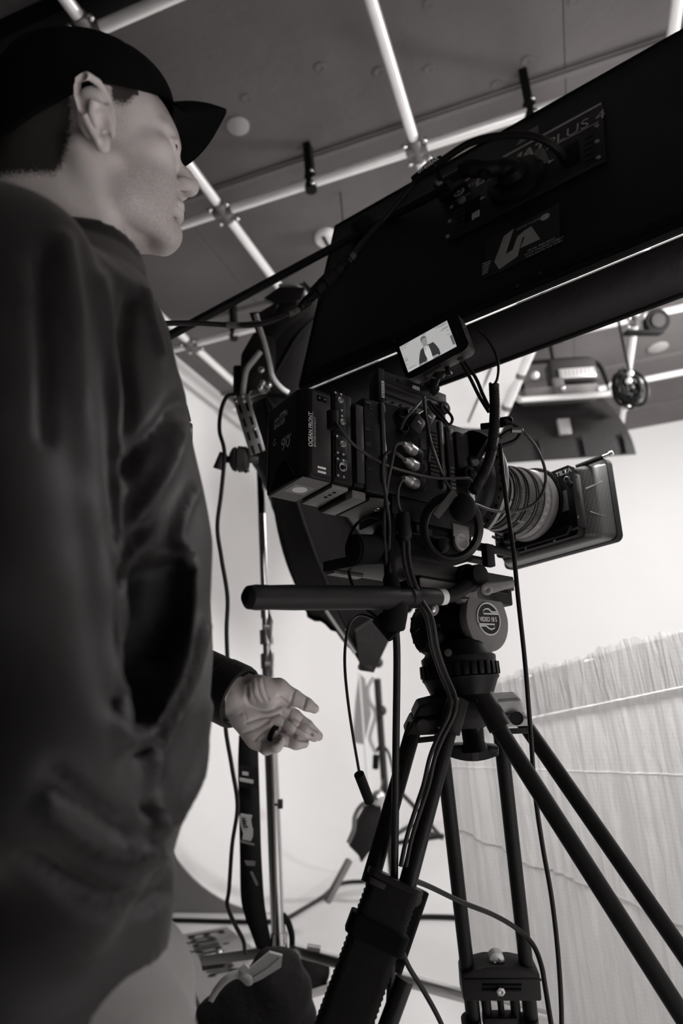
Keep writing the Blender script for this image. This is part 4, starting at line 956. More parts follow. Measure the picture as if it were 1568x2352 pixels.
for dy in (-.005, .005): MB(K).ball((.0022, q[1]+dy, q[2]), .0012, n=8, m=6).build('status_dot', GPR, bat)
q = k2(738, 1080, 0, 0)
for dz in (-.0035, .0035): MB(K).box(-.0005, .0012, q[1]-.0075, q[1]+.0075, q[2]+dz-.0018, q[2]+dz+.0018, .0005).build('contact_mark', LPR, bat)
MB(K).box(-.07, -.035, .01, .046, -.0008, .0002).build('bottom_sticker', mat('pale_sticker', .25, .6), bat, smooth=0)
MB(K).lathe((-.052, .028, -.0008), (0, 0, -1), [(0, .012), (.0004, .012), (.0005, .009), (.0004, 0)], 24).build('sticker_logo', LPR, bat)
MB(K).box(-.104, -.004, .004, .052, -.0004, .0).build('bottom_face', mat('battery_bottom_lit', .11, .5), bat, smooth=0)  # paler underside sheet: bounce light from below put into its colour
# ---- battery plate
pl_ = MB(K).box(-.105, -.001, .056, .094, .002, .158, .004).build('battery_plate', BLK, cine)
MB(K).box(-.098, -.01, .06, .09, -.004, .002, .001).build('plate_foot', mat('pale_anodised', .22, .5), pl_)
for i, x in enumerate((-.05, -.038, -.026)): MB(K).lathe((x, .075, -.0042), (0, 0, -1), [(0, .0032), (.0004, .0032)], 14).build('foot_hole', HOLE, pl_)
PNL = mat('connector_panel', .012, .45)
for (pa, pb_) in (((768, 900), (793, 996)), ((769, 998), (796, 1048)), ((770, 1050), (797, 1103))):
    a = k2(*pa, 0, 0); c_ = k2(*pb_, 0, 0); MB(K).box(-.0005, .0012, a[1], c_[1], c_[2], a[2], .0006).build('connector_panel', PNL, pl_)
for px, py, r in ((779.5, 920, .0052), (784.5, 970, .005), (784.5, 1021, .0052), (785, 1074, .0072)):
    q = k2(px, py, 0, .001); cn = MB(K).lathe(q, (1, 0, 0), [(0, r), (.003, r), (.0032, r*.86), (.001, r*.8), (.0008, 0)], 24).build('connector', SIL, pl_)
    MB(K).lathe((q[0], q[1], q[2]), (1, 0, 0), [(0, r*.5), (.0025, r*.5), (.0028, r*.3), (.0028, 0)], 16).build('pin_core', HOLE if r > .006 else GRY, cn)
for px, py in ((770, 902), (783, 906), (784.5, 943), (785, 956), (779, 984), (785.5, 992), (773.5, 1002), (775, 1040), (788, 1044), (775, 1054), (788, 1058), (776, 1092), (789, 1096)):
    q = k2(px, py, 0, .0012); MB(K).lathe(q, (1, 0, 0), [(0, .0022), (.0008, .002), (.001, 0)], 10).build('screw', SIL, pl_)
# ---- power module between plate and body
pm = MB(K).box(-.106, -.004, .097, .118, .004, .15, .003).build('power_module', BLK, cine)
MB(K).box(-.003, .001, .1, .115, .01, .145, .001).build('module_rib', DGR, pm)
MB(K).box(-.1, -.012, .099, .126, -.012, .002, .002).build('module_foot', mat('pale_anodised', .22, .5), pm)
MB(K).tube([(-.1, .097, -.006), (-.03, .097, -.006)], .004, 8).build('release_bar', BLKM, pm)
bo = MB(K).prism([(-.1, .133), (-.012, .133), (-.004, .16), (-.02, .19), (-.098, .195)], -.006, .0012, at=-.004).build('bottom_plate', mat('mid_anodised', .09, .5), pm)
MB(K).lathe((-.04, .168, -.0105), (0, 0, -1), [(0, .008), (.0012, .0075), (.0008, .0045), (-.001, .0035), (-.001, 0)], 20).build('bottom_screw', SIL, pm)
# ---- body
body_c = MB(K).box(-.112, -.004, .12, .168, .0, .168, .005).box(-.112, -.012, .168, .372, .01, .178, .006).build('body', BLK, cine)
for i, (px, py, w_, h_) in enumerate(((842, 925, .012, .006), (842, 985, .012, .008), (844, 1020, .013, .008), (846, 1052, .01, .007), (846, 1078, .01, .004), (822, 965, .006, .018), (850, 940, .01, .004))):
    q = k2(px, py, 0, -.004); MB(K).box(-.0045, -.002, q[1]-w_/2, q[1]+w_/2, q[2]-h_/2, q[2]+h_/2, .001).build('button', PNL, body_c)
    MB(K).box(-.0022, -.0016, q[1]-w_*.3, q[1]+w_*.3, q[2]-.0009, q[2]+.0009).build('button_mark', DGR, body_c, smooth=0)
MB(K).box(-.006, .002, .152, .160, .02, .165, .002).build('side_rail', DGR, body_c)
for i in range(12): MB(K).box(-.0125, -.006, .262, .284, .062+i*.0075, .0665+i*.0075, .001).build('vent_fin', DGR, body_c)
MB(K).box(-.014, -.004, .288, .296, .04, .17, .002).build('cage_post', mat('cage_grey', .07, .4), cine)
MB(K).box(-.016, -.006, .306, .322, .02, .165, .002).build('cage_plate', mat('cage_dark', .025, .42), cine)
for i in range(8): MB(K).box(-.0065, -.005, .309, .319, .03+i*.0075, .0335+i*.0075).build('rack_tooth', GRY, cine, smooth=0)
MB(K).box(-.02, -.003, .326, .358, .06, .16, .004).build('side_bracket', mat('cage_dark', .025, .42), cine)
# three round plugs on the right side
PLG = mat('plug_metal', .3, .35, metal=.7)
for (ax_, ay, bx__, by) in ((925, 1018, 962, 1046), (928, 1056, 966, 1078), (926, 1098, 968, 1118)):
    a, b_ = K(*k2(ax_, ay, 0, .028)), K(*k2(bx__, by, 0, -.002)); Lc = (b_-a).length
    pg = MB().lathe(a, b_-a, [(0, .004), (Lc*.25, .0065), (Lc*.3, .0092), (Lc*.62, .0098), (Lc*.64, .0085), (Lc, .0085)], 20, local=False).build('plug', PLG, cine)
    MB().lathe(a+(b_-a)*.64, b_-a, [(0, .0101), (Lc*.3, .0101)], 20, local=False).build('plug_collar', BLKM, pg)
for px, py in ((970, 1020), (973, 1068), (970, 1110)):
    q = k2(px, py, 0, -.011); MB(K).box(-.013, -.009, q[1]-.007, q[1]+.007, q[2]-.01, q[2]+.01, .002).build('socket_plate', DGR, body_c)
# strapped boxes on top of the body
for (px, py, w_, h_, an) in ((958, 975, .024, .034, .6), (982, 962, .02, .036, .55)):
    q = K.loc(px, py, 0, .0); F = Fr3(K(*q), K.y*math.cos(an)-K.z*math.sin(an), K.x, K.y*math.sin(an)+K.z*math.cos(an))
    bxx = MB(F).box(-w_/2, w_/2, -.02, .004, -h_/2, h_/2, .002).build('receiver_box', mat('cage_dark', .025, .42), cine)
    MB(F).box(-.004, .004, .0035, .0045, .002, .004).build('box_mark', LPR, bxx, smooth=0)
for px, py, r in ((926, 947, .011), (928, 982, .009)):
    q = k2(px, py, 0, .0); MB(K).lathe(q, (1, -.3, 0), [(-.014, r), (0, r), (.002, r*.8), (0, r*.65), (-.004, r*.6), (-.004, 0)], 24).build('antenna_port', BLK, cine)
# curved cheese plate round the lens mount
LX, LZ = -.052, .075
CHE = mat('cheese_plate_grey', .28, .42, metal=.2)
def sector(r0, r1, a0, a1, y0, y1, n=24):
    a_ = np.linspace(math.radians(a0), math.radians(a1), n)
    out = [(LX+r1*math.cos(t), LZ+r1*math.sin(t)) for t in a_]+[(LX+r0*math.cos(t), LZ+r0*math.sin(t)) for t in a_[::-1]]
    return MB(K).prism(out, y1-y0, .001, axis='y', at=y0)
cp_ = sector(.08, .104, -62, 66, .386, .394).build('cheese_plate', CHE, cine)
for k_ in range(13):
    t = math.radians(-56+k_*9.5); r = .0035 if k_ % 2 == 0 else .0022
    MB(K).lathe((LX+.093*math.cos(t), .3858, LZ+.093*math.sin(t)), (0, -1, 0), [(0, r), (.0003, r)], 14).build('hole', HOLE, cp_)
    for j in range(6):
        if k_ % 2: break
        u = 2*math.pi*j/6; MB(K).lathe((LX+.093*math.cos(t)+.0065*math.cos(u), .3858, LZ+.093*math.sin(t)+.0065*math.sin(u)), (0, -1, 0), [(0, .0011), (.0003, .0011)], 8).build('pin_hole', HOLE, cp_)
sector(.06, .108, 40, 120, .372, .386).build('mount_shroud', BLK, cine)
MB(K).lathe((LX, .36, LZ), (0, 1, 0), [(0, .06), (.03, .066), (.05, .066), (.05, .05)], 48).build('lens_mount', BLK, cine)
# lens motor
q = k2(1078, 1092, 0, .012); mo = MB(K).lathe((q[0]-.03, q[1], q[2]), (1, 0, 0), [(0, .017), (.03, .017), (.034, .015), (.035, .008), (.04, .008), (.041, 0)], 28).build('lens_motor', BLKM, cine)
MB(K).lathe((q[0]+.006, q[1], q[2]), (1, 0, 0), [(0, .007), (.004, .007), (.004, .003), (.002, 0)], 18).build('motor_cap', DGR, mo)
q = k2(1083, 1134, 0, .012); mt = MB(K).box(q[0]-.004, q[0]+.002, q[1]-.006, q[1]+.006, q[2]-.013, q[2]+.013, .002).build('motor_tag', LPR, mo)
q = k2(1088, 1060, 0, .0); MB(K).lathe(q, (1, 0, .2), [(-.02, .014), (0, .014), (.003, .011)], 24).build('lens_lock', BLK, cine)
# ---- lens
LENS = mat('lens_grey', .27, .36, metal=.35); LDK = mat('lens_black', .012, .35)
def ly(v): return .405+(v-.405)*.88
def lr(v): return v*.95
lens = MB(K).lathe((LX, 0, LZ), (0, 1, 0), [(ly(h), lr(r)) for h, r in [(.405, .05), (.41, .06), (.425, .0605), (.427, .058), (.452, .058), (.453, .0635), (.462, .0635), (.463, .0615), (.474, .0615), (.474, .0645), (.496, .0645), (.498, .066), (.512, .066), (.514, .068), (.525, .068), (.527, .0695), (.548, .0705), (.55, .072), (.568, .073), (.57, .0755), (.588, .077), (.592, .075), (.592, .05)]], 96).build('lens', LENS, cine)
for y0_, y1_, r0_, r1_ in ((.4265, .4315, .0622, .0622), (.4525, .4545, .0645, .0645), (.462, .467, .0665, .0665), (.4755, .4785, .066, .066), (.4955, .5, .0672, .0672), (.5245, .528, .0705, .0705), (.547, .551, .0728, .0728)):
    y0_, y1_, r0_, r1_ = ly(y0_), ly(y1_), lr(r0_), lr(r1_)
    MB(K).lathe((LX, 0, LZ), (0, 1, 0), [(y0_, r0_-.004), (y0_+.0005, r0_), (y1_-.0005, r1_), (y1_, r1_-.004)], 96).build('ring_band', LDK, lens)
def gear(y0_, y1_, r, n_, name='focus_gear', m=LENS):
    y0_, y1_, r = ly(y0_), ly(y1_), lr(r)
    o = MB(K).lathe((LX, 0, LZ), (0, 1, 0), [(y0_, r-.003), (y0_, r), (y1_, r), (y1_, r-.003)], 96).build(name, LDK, lens)
    b = MB(K)
    for k_ in range(n_):
        t0, t1 = 2*math.pi*k_/n_, 2*math.pi*(k_+.5)/n_; rr = r+.0022
        p_ = [(LX+r*math.cos(t0), LZ+r*math.sin(t0)), (LX+rr*math.cos(t0*.7+t1*.3), LZ+rr*math.sin(t0*.7+t1*.3)), (LX+rr*math.cos(t0*.3+t1*.7), LZ+rr*math.sin(t0*.3+t1*.7)), (LX+r*math.cos(t1), LZ+r*math.sin(t1))]
        b.prism(p_, y1_-y0_, axis='y', at=y0_)
    tt = b.build('gear_teeth', m, lens, smooth=0); tt['kind'] = 'stuff'
gear(.433, .449, .0595, 110); gear(.481, .4935, .0655, 120); gear(.503, .5225, .0685, 120); gear(.531, .5455, .0715, 130)
for i, (s_, an) in enumerate((('6', 38), ('7', 29), ('8', 20), ('9', 11), ('10', 1), ('12', -10), ('15', -22), ('20', -34), ('30', -46), ('60', -58))):
    t = math.radians(an); R_ = lr(.0735)+.0006; px_, pz_ = LX+R_*math.cos(t), LZ+R_*math.sin(t)
    text(s_, 'scale_numeral', K, (px_, ly(.553), pz_), (0, 1, 0), (-math.sin(t), 0, math.cos(t)), .0075, TXT, lens)
    MB(K).tube([(px_, ly(.566), pz_), (px_, ly(.57), pz_)], .0003, 4).build('scale_tick', TXT, lens)
text('25-250', 'lettering', K, (LX+.0650*math.cos(-1.0), .484, LZ+.0652*math.sin(-1.0)-.002), (0, 1, 0), (math.sin(1.0), 0, math.cos(1.0)), .006, GPR, lens)
for y_, an in ((.469, 20), (.469, -40), (.507, 5), (.456, 40), (.456, -25)):
    t = math.radians(an); r = lr(.0662); y_ = ly(y_); MB(K).lathe((LX+r*math.cos(t), y_, LZ+r*math.sin(t)), (math.cos(t), 0, math.sin(t)), [(0, .0016), (.0006, .0016)], 10).build('grub_screw', HOLE, lens)
MB(K).lathe((LX, .5, LZ-.07), (0, 0, -1), [(0, .012), (.014, .012), (.016, .008)], 20).build('lens_foot', BLKM, lens)
# ---- matte box
MBX = mat('matte_box_black', .008, .6, noise=.2, nscale=60, spec=.12); CRB = mat('carbon_weave', .05, .35)
nt = CRB.node_tree; pb = nt.nodes['Principled BSDF']; tc = nt.nodes.new('ShaderNodeTexCoord'); ck = nt.nodes.new('ShaderNodeTexChecker'); ck.inputs['Scale'].default_value = 220
mp = nt.nodes.new('ShaderNodeMapping'); mp.inputs['Rotation'].default_value = (.4, .3, .8); nt.links.new(tc.outputs['Object'], mp.inputs[0]); nt.links.new(mp.outputs[0], ck.inputs[0])
ck.inputs['Color1'].default_value = (.05, .048, .047, 1); ck.inputs['Color2'].default_value = (.02, .019, .019, 1); nt.links.new(ck.outputs[0], pb.inputs['Base Color'])
YB, YF = .586, .705
p1, p2, p3 = k2(1312, 1077, 1, YB), k2(1343, 1228, 1, YB), k2(1150, 1290, 1, YB)
f1, f2, f3 = k2(1390, 1056, 1, YF), k2(1421, 1236, 1, YF), k2(1166, 1308, 1, YF)
xr, zt_, zb = (p1[0]+p2[0])/2, p1[2], p2[2]; xl = min(p3[0], 2*LX-xr); FX1, FZ1, FZ0 = (f1[0]+f2[0])/2, f1[2], f2[2]; FX0 = f3[0]
def rrect(x0, x1, z0, z1, c, n=6):
    o = []
    for (cx_, cz_, a0) in ((x1-c, z1-c, 0), (x0+c, z1-c, 90), (x0+c, z0+c, 180), (x1-c, z0+c, 270)):
        for k_ in range(n+1): t = math.radians(a0+90*k_/n); o.append((cx_+c*math.cos(t), cz_+c*math.sin(t)))
    return o
def ringplate(outer, inner, y0_, y1_):
    n_ = len(outer); b = MB(K); m_ = len(inner)
    b.add([(x, y0_, z) for x, z in outer]+[(x, y0_, z) for x, z in inner]+[(x, y1_, z) for x, z in outer]+[(x, y1_, z) for x, z in inner],
          [f for i in range(n_) for j in [(i+1) % n_] for f in ((i, j, n_+j, n_+i), (2*n_+i, 3*n_+i, 3*n_+j, 2*n_+j), (i, 2*n_+i, 2*n_+j, j), (n_+i, n_+j, 3*n_+j, 3*n_+i))])
    return b
oc = rrect(xl, xr, zb, zt_, .008)
inn = []
for (x, z) in oc:
    t = math.atan2(z-LZ, x-LX); inn.append((LX+.0745*math.cos(t), LZ+.0745*math.sin(t)))
mbx = ringplate(oc, inn, YB-.012, YB+.006).build('matte_box', MBX, cine, smooth=40)
MB(K).lathe((LX, YB-.014, LZ), (0, 1, 0), [(0, .0745), (-.003, .0755), (-.003, .079), (.003, .08)], 64).build('clamp_ring', LDK, mbx)
of = rrect(FX0, FX1, FZ0, FZ1, .012)
b = MB(K); n_ = len(oc)
b.add([(x, YB+.006, z) for x, z in oc]+[(x, YF, z) for x, z in of], [(i, (i+1) % n_, n_+(i+1) % n_, n_+i) for i in range(n_)])
hd_ = b.build('hood', CRB, mbx, smooth=25, recalc=False); md = hd_.modifiers.new('t', 'SOLIDIFY'); md.thickness = .004; md.offset = 0
hr0, hr1, hr2 = K(xr, YB+.006, zt_), K(xr, YB+.006, zb), K(FX1, YF, (FZ0+FZ1)/2); hnrm = (hr1-hr0).cross(hr2-hr0).normalized()
if hnrm.dot(c0) > 0: hnrm = -hnrm
MB().tube([atplane(1341, 1124, hr0, hnrm)+hnrm*.002, atplane(1380, 1107, hr0, hnrm)+hnrm*.002], .0018, 6, local=False).build('hood_crease_tone', GRY, mbx)  # pale line: light caught on a hood facet, put in as colour
MB().tube([atplane(1350, 1176, hr0, hnrm)+hnrm*.002, atplane(1393, 1189, hr0, hnrm)+hnrm*.002], [.0022, .0006], 6, local=False).build('hood_crease_tone', LDK, mbx)  # dark line: shade along a hood facet, put in as colour
of2 = rrect(FX0-.004, FX1+.004, FZ0-.004, FZ1+.004, .014); of3 = rrect(FX0+.006, FX1-.006, FZ0+.006, FZ1-.006, .01)
ringplate(of2, of3, YF-.006, YF+.012).build('hood_rim', RUB, mbx)
MB(K).box(xr-.012, xr+.004, YB-.016, YB+.012, zb+.015, zt_-.012, .002).build('side_filter_rail', MBX, mbx)
for zz_ in (.3, .52, .56, .6, .85): MB(K).lathe((xr+.004, YB-.002, zb+(zt_-zb)*zz_), (1, 0, 0), [(0, .0022), (.0003, .0022)], 10).build('hole', HOLE, mbx)
MB(K).prism([(xl+.02, zb+.004), (xr-.02, zb+.004), (xr-.008, zb+.018), (xr-.05, zb+.018), (xr-.07, zb+.01), (xl+.06, zb+.01)], -.016, .001, axis='y', at=YB-.006).build('bottom_rail', MBX, mbx)
q = k2(1305, 1102, 1, YB-.013); kn = MB(K).lathe(q, (0, -1, 0), [(0, .006), (.006, .006), (.007, .004), (.004, .003), (.004, 0)], 20).build('tray_lever', GRY, mbx)
MB(K).tube([(q[0], q[1]-.003, q[2]), (q[0]+.008, q[1]-.003, q[2]-.013)], .004, 10).build('lever_arm', LDK, mbx)
for px, py in ((1325, 1188), (1272, 1240), (1206, 1258)):
    q = k2(px, py, 1, YB-.0125); MB(K).lathe(q, (0, -1, 0), [(0, .0034), (.0015, .003), (.0008, 0)], 14).build('screw', GRY, mbx)
MB(K).prism([k2(1294, 1135, 1, YB)[::2], k2(1318, 1124, 1, YB)[::2], k2(1323, 1171, 1, YB)[::2], k2(1301, 1179, 1, YB)[::2]], -.001, axis='y', at=YB-.0122).build('velcro_patch', mat('speckled_velcro', .2, .8, noise=.8, nscale=900), mbx, smooth=0)
q = k2(1277, 1096, 1, YB-.0126); text('TILTA', 'lettering', K, q, (1, 0, 0), (0, 0, 1), .0125, TXT, mbx, bold=.0006, squeeze=1.1)
q = k2(1300, 1224, 1, YB-.0126); text('\u00d8114MM', 'lettering', K, q, (1, 0, 0), (0, 0, 1), .007, TXT, mbx)
q = k2(1163, 1264, 1, YB-.0126); text('MB-T', 'lettering', K, q, (1, 0, 0), (0, 0, 1), .008, TXT, mbx)
q = k2(1144, 1240, 1, YB-.02); ll = MB(K).lathe(q, (0, -1, 0), [(-.012, .007), (0, .007), (.004, .0045)], 18).build('clamp_lever', LDK, mbx); MB(K).tube([q, (q[0]-.012, q[1]-.004, q[2]+.01)], .0028, 8).build('lever_handle', LDK, ll)
# top rail with tightening screw
a, c_ = k2(1225, 1092, 1, YB-.004), k2(1385, 1050, 1, YF-.03)
MB(K).box(xl+.05, xr-.005, YB-.01, YB+.012, zt_-.001, zt_+.006, .001).build('top_rail', MBX, mbx)
q = k2(1358, 1058, 1, YB+.05); MB(K).tube([(q[0]-.03, q[1]-.01, q[2]-.006), (q[0]+.018, q[1]+.012, q[2]+.004)], .005, 10).build('flag_hinge', MBX, mbx)
MB(K).lathe((q[0]+.018, q[1]+.012, q[2]+.004), (1, .5, .25), [(0, .004), (.012, .004), (.013, .006), (.02, .006), (.021, 0)], 16).build('thumb_screw', SIL, mbx)
q = k2(1228, 1088, 1, YB-.02); MB(K).box(q[0]-.022, q[0]+.02, q[1]-.01, q[1]+.012, q[2]-.007, q[2]+.003, .002).build('top_clamp', LDK, mbx)
MB(K).lathe((q[0]-.004, q[1], q[2]), (0, 0, 1), [(0, .004), (.008, .004), (.008, 0)], 14).build('clamp_screw', SIL, mbx)
# ---- top handle
HND = mat('handle_black', .012, .4)
hA, hB = K.loc(880, 868, 0, -.045), K.loc(1022, 922, 0, -.045); hy = (K(*hB)-K(*hA)).normalized(); HLn = (K(*hB)-K(*hA)).length
HF = Fr3(K(*hA), hy.cross(K.z), hy, hy.cross(K.z).cross(hy)); 
hn = MB(HF).box(-.022, 0, -.004, HLn+.004, -.006, .016, .0015).build('top_handle', HND, cine)
MB(HF).box(-.03, -.001, .004, HLn-.012, -.014, -.006, .001).build('handle_rib', mat('cage_dark', .025, .42), hn)
MB(HF).box(-.05, -.026, .004, HLn-.03, -.017, -.0135, .0008).build('handle_flange', mat('flange_grey', .06, .4), hn)
for k_ in range(6): MB(HF).lathe((-.038, .014+k_*.0185, -.0172), (0, 0, -1), [(0, .0036), (.0003, .0036)], 14).build('hole', HOLE, hn)
for y_, z_, r in ((.03, .006, .0042), (.052, .006, .002), (.078, .005, .002), (.108, .006, .0042), (.02, .009, .0014), (.038, .002, .0014), (.1, .011, .0014), (.117, .001, .0014), (.1, .0, .0014)):
    MB(HF).lathe((.0002, y_*HLn/.135, z_), (1, 0, 0), [(0, r), (.0003, r)], 12).build('hole', HOLE, hn)
text('ARRI', 'lettering', HF, (.0004, .061*HLn/.135, .0015), (0, 1, 0), (0, 0, 1), .0105, TXT, hn, bold=.0004, squeeze=.8)
MB(HF).lathe((.001, HLn-.002, -.014), (1, 0, 0), [(-.02, .0125), (0, .0125), (.002, .0115), (.0025, 0)], 32).build('handle_joint', mat('joint_grey', .05, .4), hn); MB(HF).lathe((.003, HLn-.002, -.014), (1, 0, 0), [(0, .0035), (.002, .003), (.0022, 0)], 16).build('joint_bolt', SIL, hn)
MB(HF).box(-.028, .001, -.012, .002, -.05, .018, .002).build('rear_post', HND, hn)
MB(HF).box(.0012, .0022, -.006, .0005, -.042, -.008, .0005).build('serial_tag', LPR, hn)
for k_ in range(7): MB(HF).box(.0022, .0025, -.0045, -.0012, -.038+k_*.004, -.0365+k_*.004).build('tag_digit', HOLE, hn, smooth=0)
MB(HF).tube([(-.004, -.003, -.048), (-.002, .008, -.07), (.0, .026, -.08)], .0065, 10).build('rear_leg', HND, hn)
MB(HF).box(-.022, -.004, HLn-.012, HLn+.004, -.045, -.02, .002).build('front_leg', HND, hn)
# ---- on-camera monitor
mBL, mBR, mTL, mTR = P(938.6, 856, 1.268), P(1049.4, 796.5, 1.225), P(937.6, 791, 1.275), P(1046, 725.6, 1.232)
mx_ = (mBR-mBL).normalized(); mz = (mTL-mBL); mz = (mz-mx_*mz.dot(mx_)).normalized(); mnv = mz.cross(mx_)   # away from us
MF = Fr3(mBL, mx_, mnv, mz); MW, MHh = (mBR-mBL).length, (mTL-mBL).length
mon = MB(MF).prism(rrect(-.008, MW+.021, -.013, MHh+.012, .012), .036, .0018, axis='y', at=.001).build('monitor', mat('monitor_body', .04, .45, bump=.1, bscale=900), cine)
MB(MF).prism(rrect(-.0085, MW+.0215, -.0135, MHh+.0125, .0125), .004, .001, axis='y', at=-.002).build('bezel', mat('bezel_black', .008, .25), mon)
scr = mat('screen_bright', .02, .3, emit=.42)
screen = MB(MF).box(0, MW, -.0028, -.002, 0, MHh).build('screen', scr, mon, smooth=0)
def sp(pts, m, d_, name='picture_shape'):
    return MB(MF).prism([(x*MW, z*MHh) for x, z in pts], -.00012, axis='y', at=-.0028-d_).build(name, m, mon, smooth=0)
sdk, smd, slt, ssk, shr = (mat('screen_'+n_, .02, .3, emit=e_) for n_, e_ in (('dark', .035), ('mid', .16), ('light', .55), ('skin', .25), ('hair', .12)))
sp([(.24, .0), (.27, .2), (.33, .42), (.36, .5), (.43, .56), (.46, .58), (.56, .55), (.63, .55), (.66, .42), (.69, .22), (.685, .05), (.66, .0)], sdk, .0002)
sp([(.43, .0), (.415, .3), (.43, .54), (.48, .56), (.53, .52), (.535, .3), (.53, 0)], slt, .0004)
sp([(.435, .56), (.425, .7), (.44, .84), (.47, .88), (.51, .87), (.535, .78), (.53, .66), (.51, .57), (.475, .53)], ssk, .0005)
sp([(.425, .72), (.42, .82), (.44, .91), (.49, .93), (.53, .9), (.542, .78), (.532, .76), (.515, .84), (.47, .83), (.44, .8)], shr, .0006)
sp([(.45, .715), (.47, .72), (.47, .735), (.45, .73)], smd, .0007); sp([(.495, .71), (.515, .705), (.515, .722), (.495, .725)], smd, .0007); sp([(.46, .6), (.5, .595), (.5, .61), (.46, .615)], smd, .0007)
sp([(.44, .5), (.47, .53), (.455, .36)], ssk, .0006); sp([(.5, .52), (.52, .5), (.51, .36)], ssk, .0006)
rr_ = random.Random(5)
for (x0_, x1_, z_) in ((.74, .99, .95), (.8, .99, .91), (.86, .99, .8), (.82, .99, .76), (.93, .99, .66), (.92, .99, .52), (.02, .2, .955), (.02, .12, .86), (.02, .08, .5), (.02, .08, .44), (.02, .08, .4), (.02, .05, .26), (.03, .2, .1), (.02, .35, .03), (.4, .64, .06), (.42, .66, .03), (.3, .45, .02), (.72, .86, .02), (.49, .55, .96)):
    x = x0_
    while x < x1_-.01:
        w_ = rr_.uniform(.006, .014); sp([(x, z_-.014), (x+w_, z_-.014), (x+w_, z_+.014), (x, z_+.014)], smd if z_ > .08 else slt, .0008, 'screen_caption'); x += w_+.006
sp([(.955, .1), (.995, .1), (.995, .44), (.955, .44)], sdk, .0006, 'level_meter')
for k_ in range(5): sp([(.97, .13+k_*.06), (.982, .13+k_*.06), (.982, .15+k_*.06), (.97, .15+k_*.06)], slt, .0008, 'level_dot')
text('OLED', 'lettering', MF, (MW+.0105, -.0022, .012), (0, 0, 1), (-1, 0, 0), .006, DGR, mon)
MB(MF).lathe((MW*.93, .02, -.0131), (0, 0, -1), [(0, .0058), (.0004, .0058)], 20).build('thread_hole', HOLE, mon)
MB(MF).box(MW+.0205, MW+.0215, .012, .017, MHh*.35, MHh*.62, .0004).build('port_slot', HOLE, mon)
# monitor mount
mc = MF(MW*.52, .018, -.014); hm = HF(-.014, HLn*.82, .017)
MB().lathe(mc, hm-mc, [(0, .013), (.004, .014), (.012, .014), (.014, .009), ((hm-mc).length*.75, .009), ((hm-mc).length*.76, .016), ((hm-mc).length, .016)], 24, local=False).build('monitor_mount', LDK, mon)
MB(MF).box(MW*.25, MW*.6, .006, .03, -.02, -.0135, .001).build('mount_shoe', mat('flange_grey', .06, .4), mon)
MB().lathe(mc.lerp(hm, .35), mx_, [(0, .006), (.02, .006), (.021, .0085), (.03, .0085), (.031, .004), (.028, 0)], 18, local=False).build('mount_knob', BLK, mon)
MB().lathe(mc.lerp(hm, .3)-mnv*.008, -mnv, [(0, .008), (.006, .008), (.0065, .004), (.004, 0)], 16, local=False).build('mount_bolt', SIL, mon)
# ---- base plates under the body
bp_ = MB(K).box(-.1, -.008, .175, .37, -.03, .008, .003).build('bridge_plate', BLK, cine)
for x in (-.09, -.022): MB(K).tube([(x, .19, -.045), (x, .48, -.045)], .0075, 14).build('support_rod', BLK, cine)
MB(K).box(-.095, -.016, .2, .36, -.075, -.03, .003).build('baseplate', BLKM, cine)
MB(K).prism([(-.09, .095), (-.012, .12), (0, .14), (0, .44), (-.09, .44)], .018, .002, at=-.115).build('dovetail_plate', mat('dovetail_grey', .02, .42), cine)
MB(K).prism([(-.088, .1), (-.07, .104), (-.07, .16), (-.088, .16)], -.004, at=-.115).build('dovetail_edge', mat('pale_anodised', .22, .5), cine, smooth=0)
MB(K).box(-.012, -.001, .2, .44, -.122, -.113, .001).build('dovetail_rail', mat('rail_grey', .06, .42), cine)
MB(K).tube(spline([k2(806, 1262, 0, .0), k2(818, 1262, 0, .0), k2(850, 1262, 0, .0), k2(888, 1260, 0, .0), k2(902, 1258, 0, .0)], 5), [.008]+[.016]*1+[.02]*2+[.023]*13+[.02]*2+[.014]*2, 20).build('soft_pouch', mat('black_felt', .008, .95), cine)
MB(K).box(-.012, .002, .375, .395, -.085, -.045, .002).build('rod_clamp', BLK, cine)
MB(K).lathe(k2(1000, 1258, 0, -.02), (1, 0, 0), [(0, .012), (.02, .012), (.022, .008)], 20).build('lock_knob', BLK, cine)
MB(K).prism([k2(955, 1205, 0, -.01)[1:], k2(990, 1218, 0, -.01)[1:], k2(990, 1234, 0, -.01)[1:], k2(955, 1222, 0, -.01)[1:]], .004, axis='x', at=-.012).build('arm_bracket', DGR, cine, smooth=0)
MB(K).lathe(k2(1055, 1245, 0, -.012), (1, 0, 0), [(0, .017), (.006, .017), (.007, .013), (.003, .006), (.003, 0)], 24).build('rosette', CHE, cine)
MB(K).box(*[f(k2(1048, 1195, 0, 0)[1], k2(1080, 1232, 0, 0)[1]) if i in (2,3) else 0 for i, f in enumerate((min,)*6)][:0], -.014, -.006, *sorted((k2(1045, 1200, 0, 0)[1], k2(1082, 1200, 0, 0)[1])), *sorted((k2(1060, 1232, 0, 0)[2], k2(1060, 1202, 0, 0)[2])), .002).build('rod_bracket', GRY, cine)
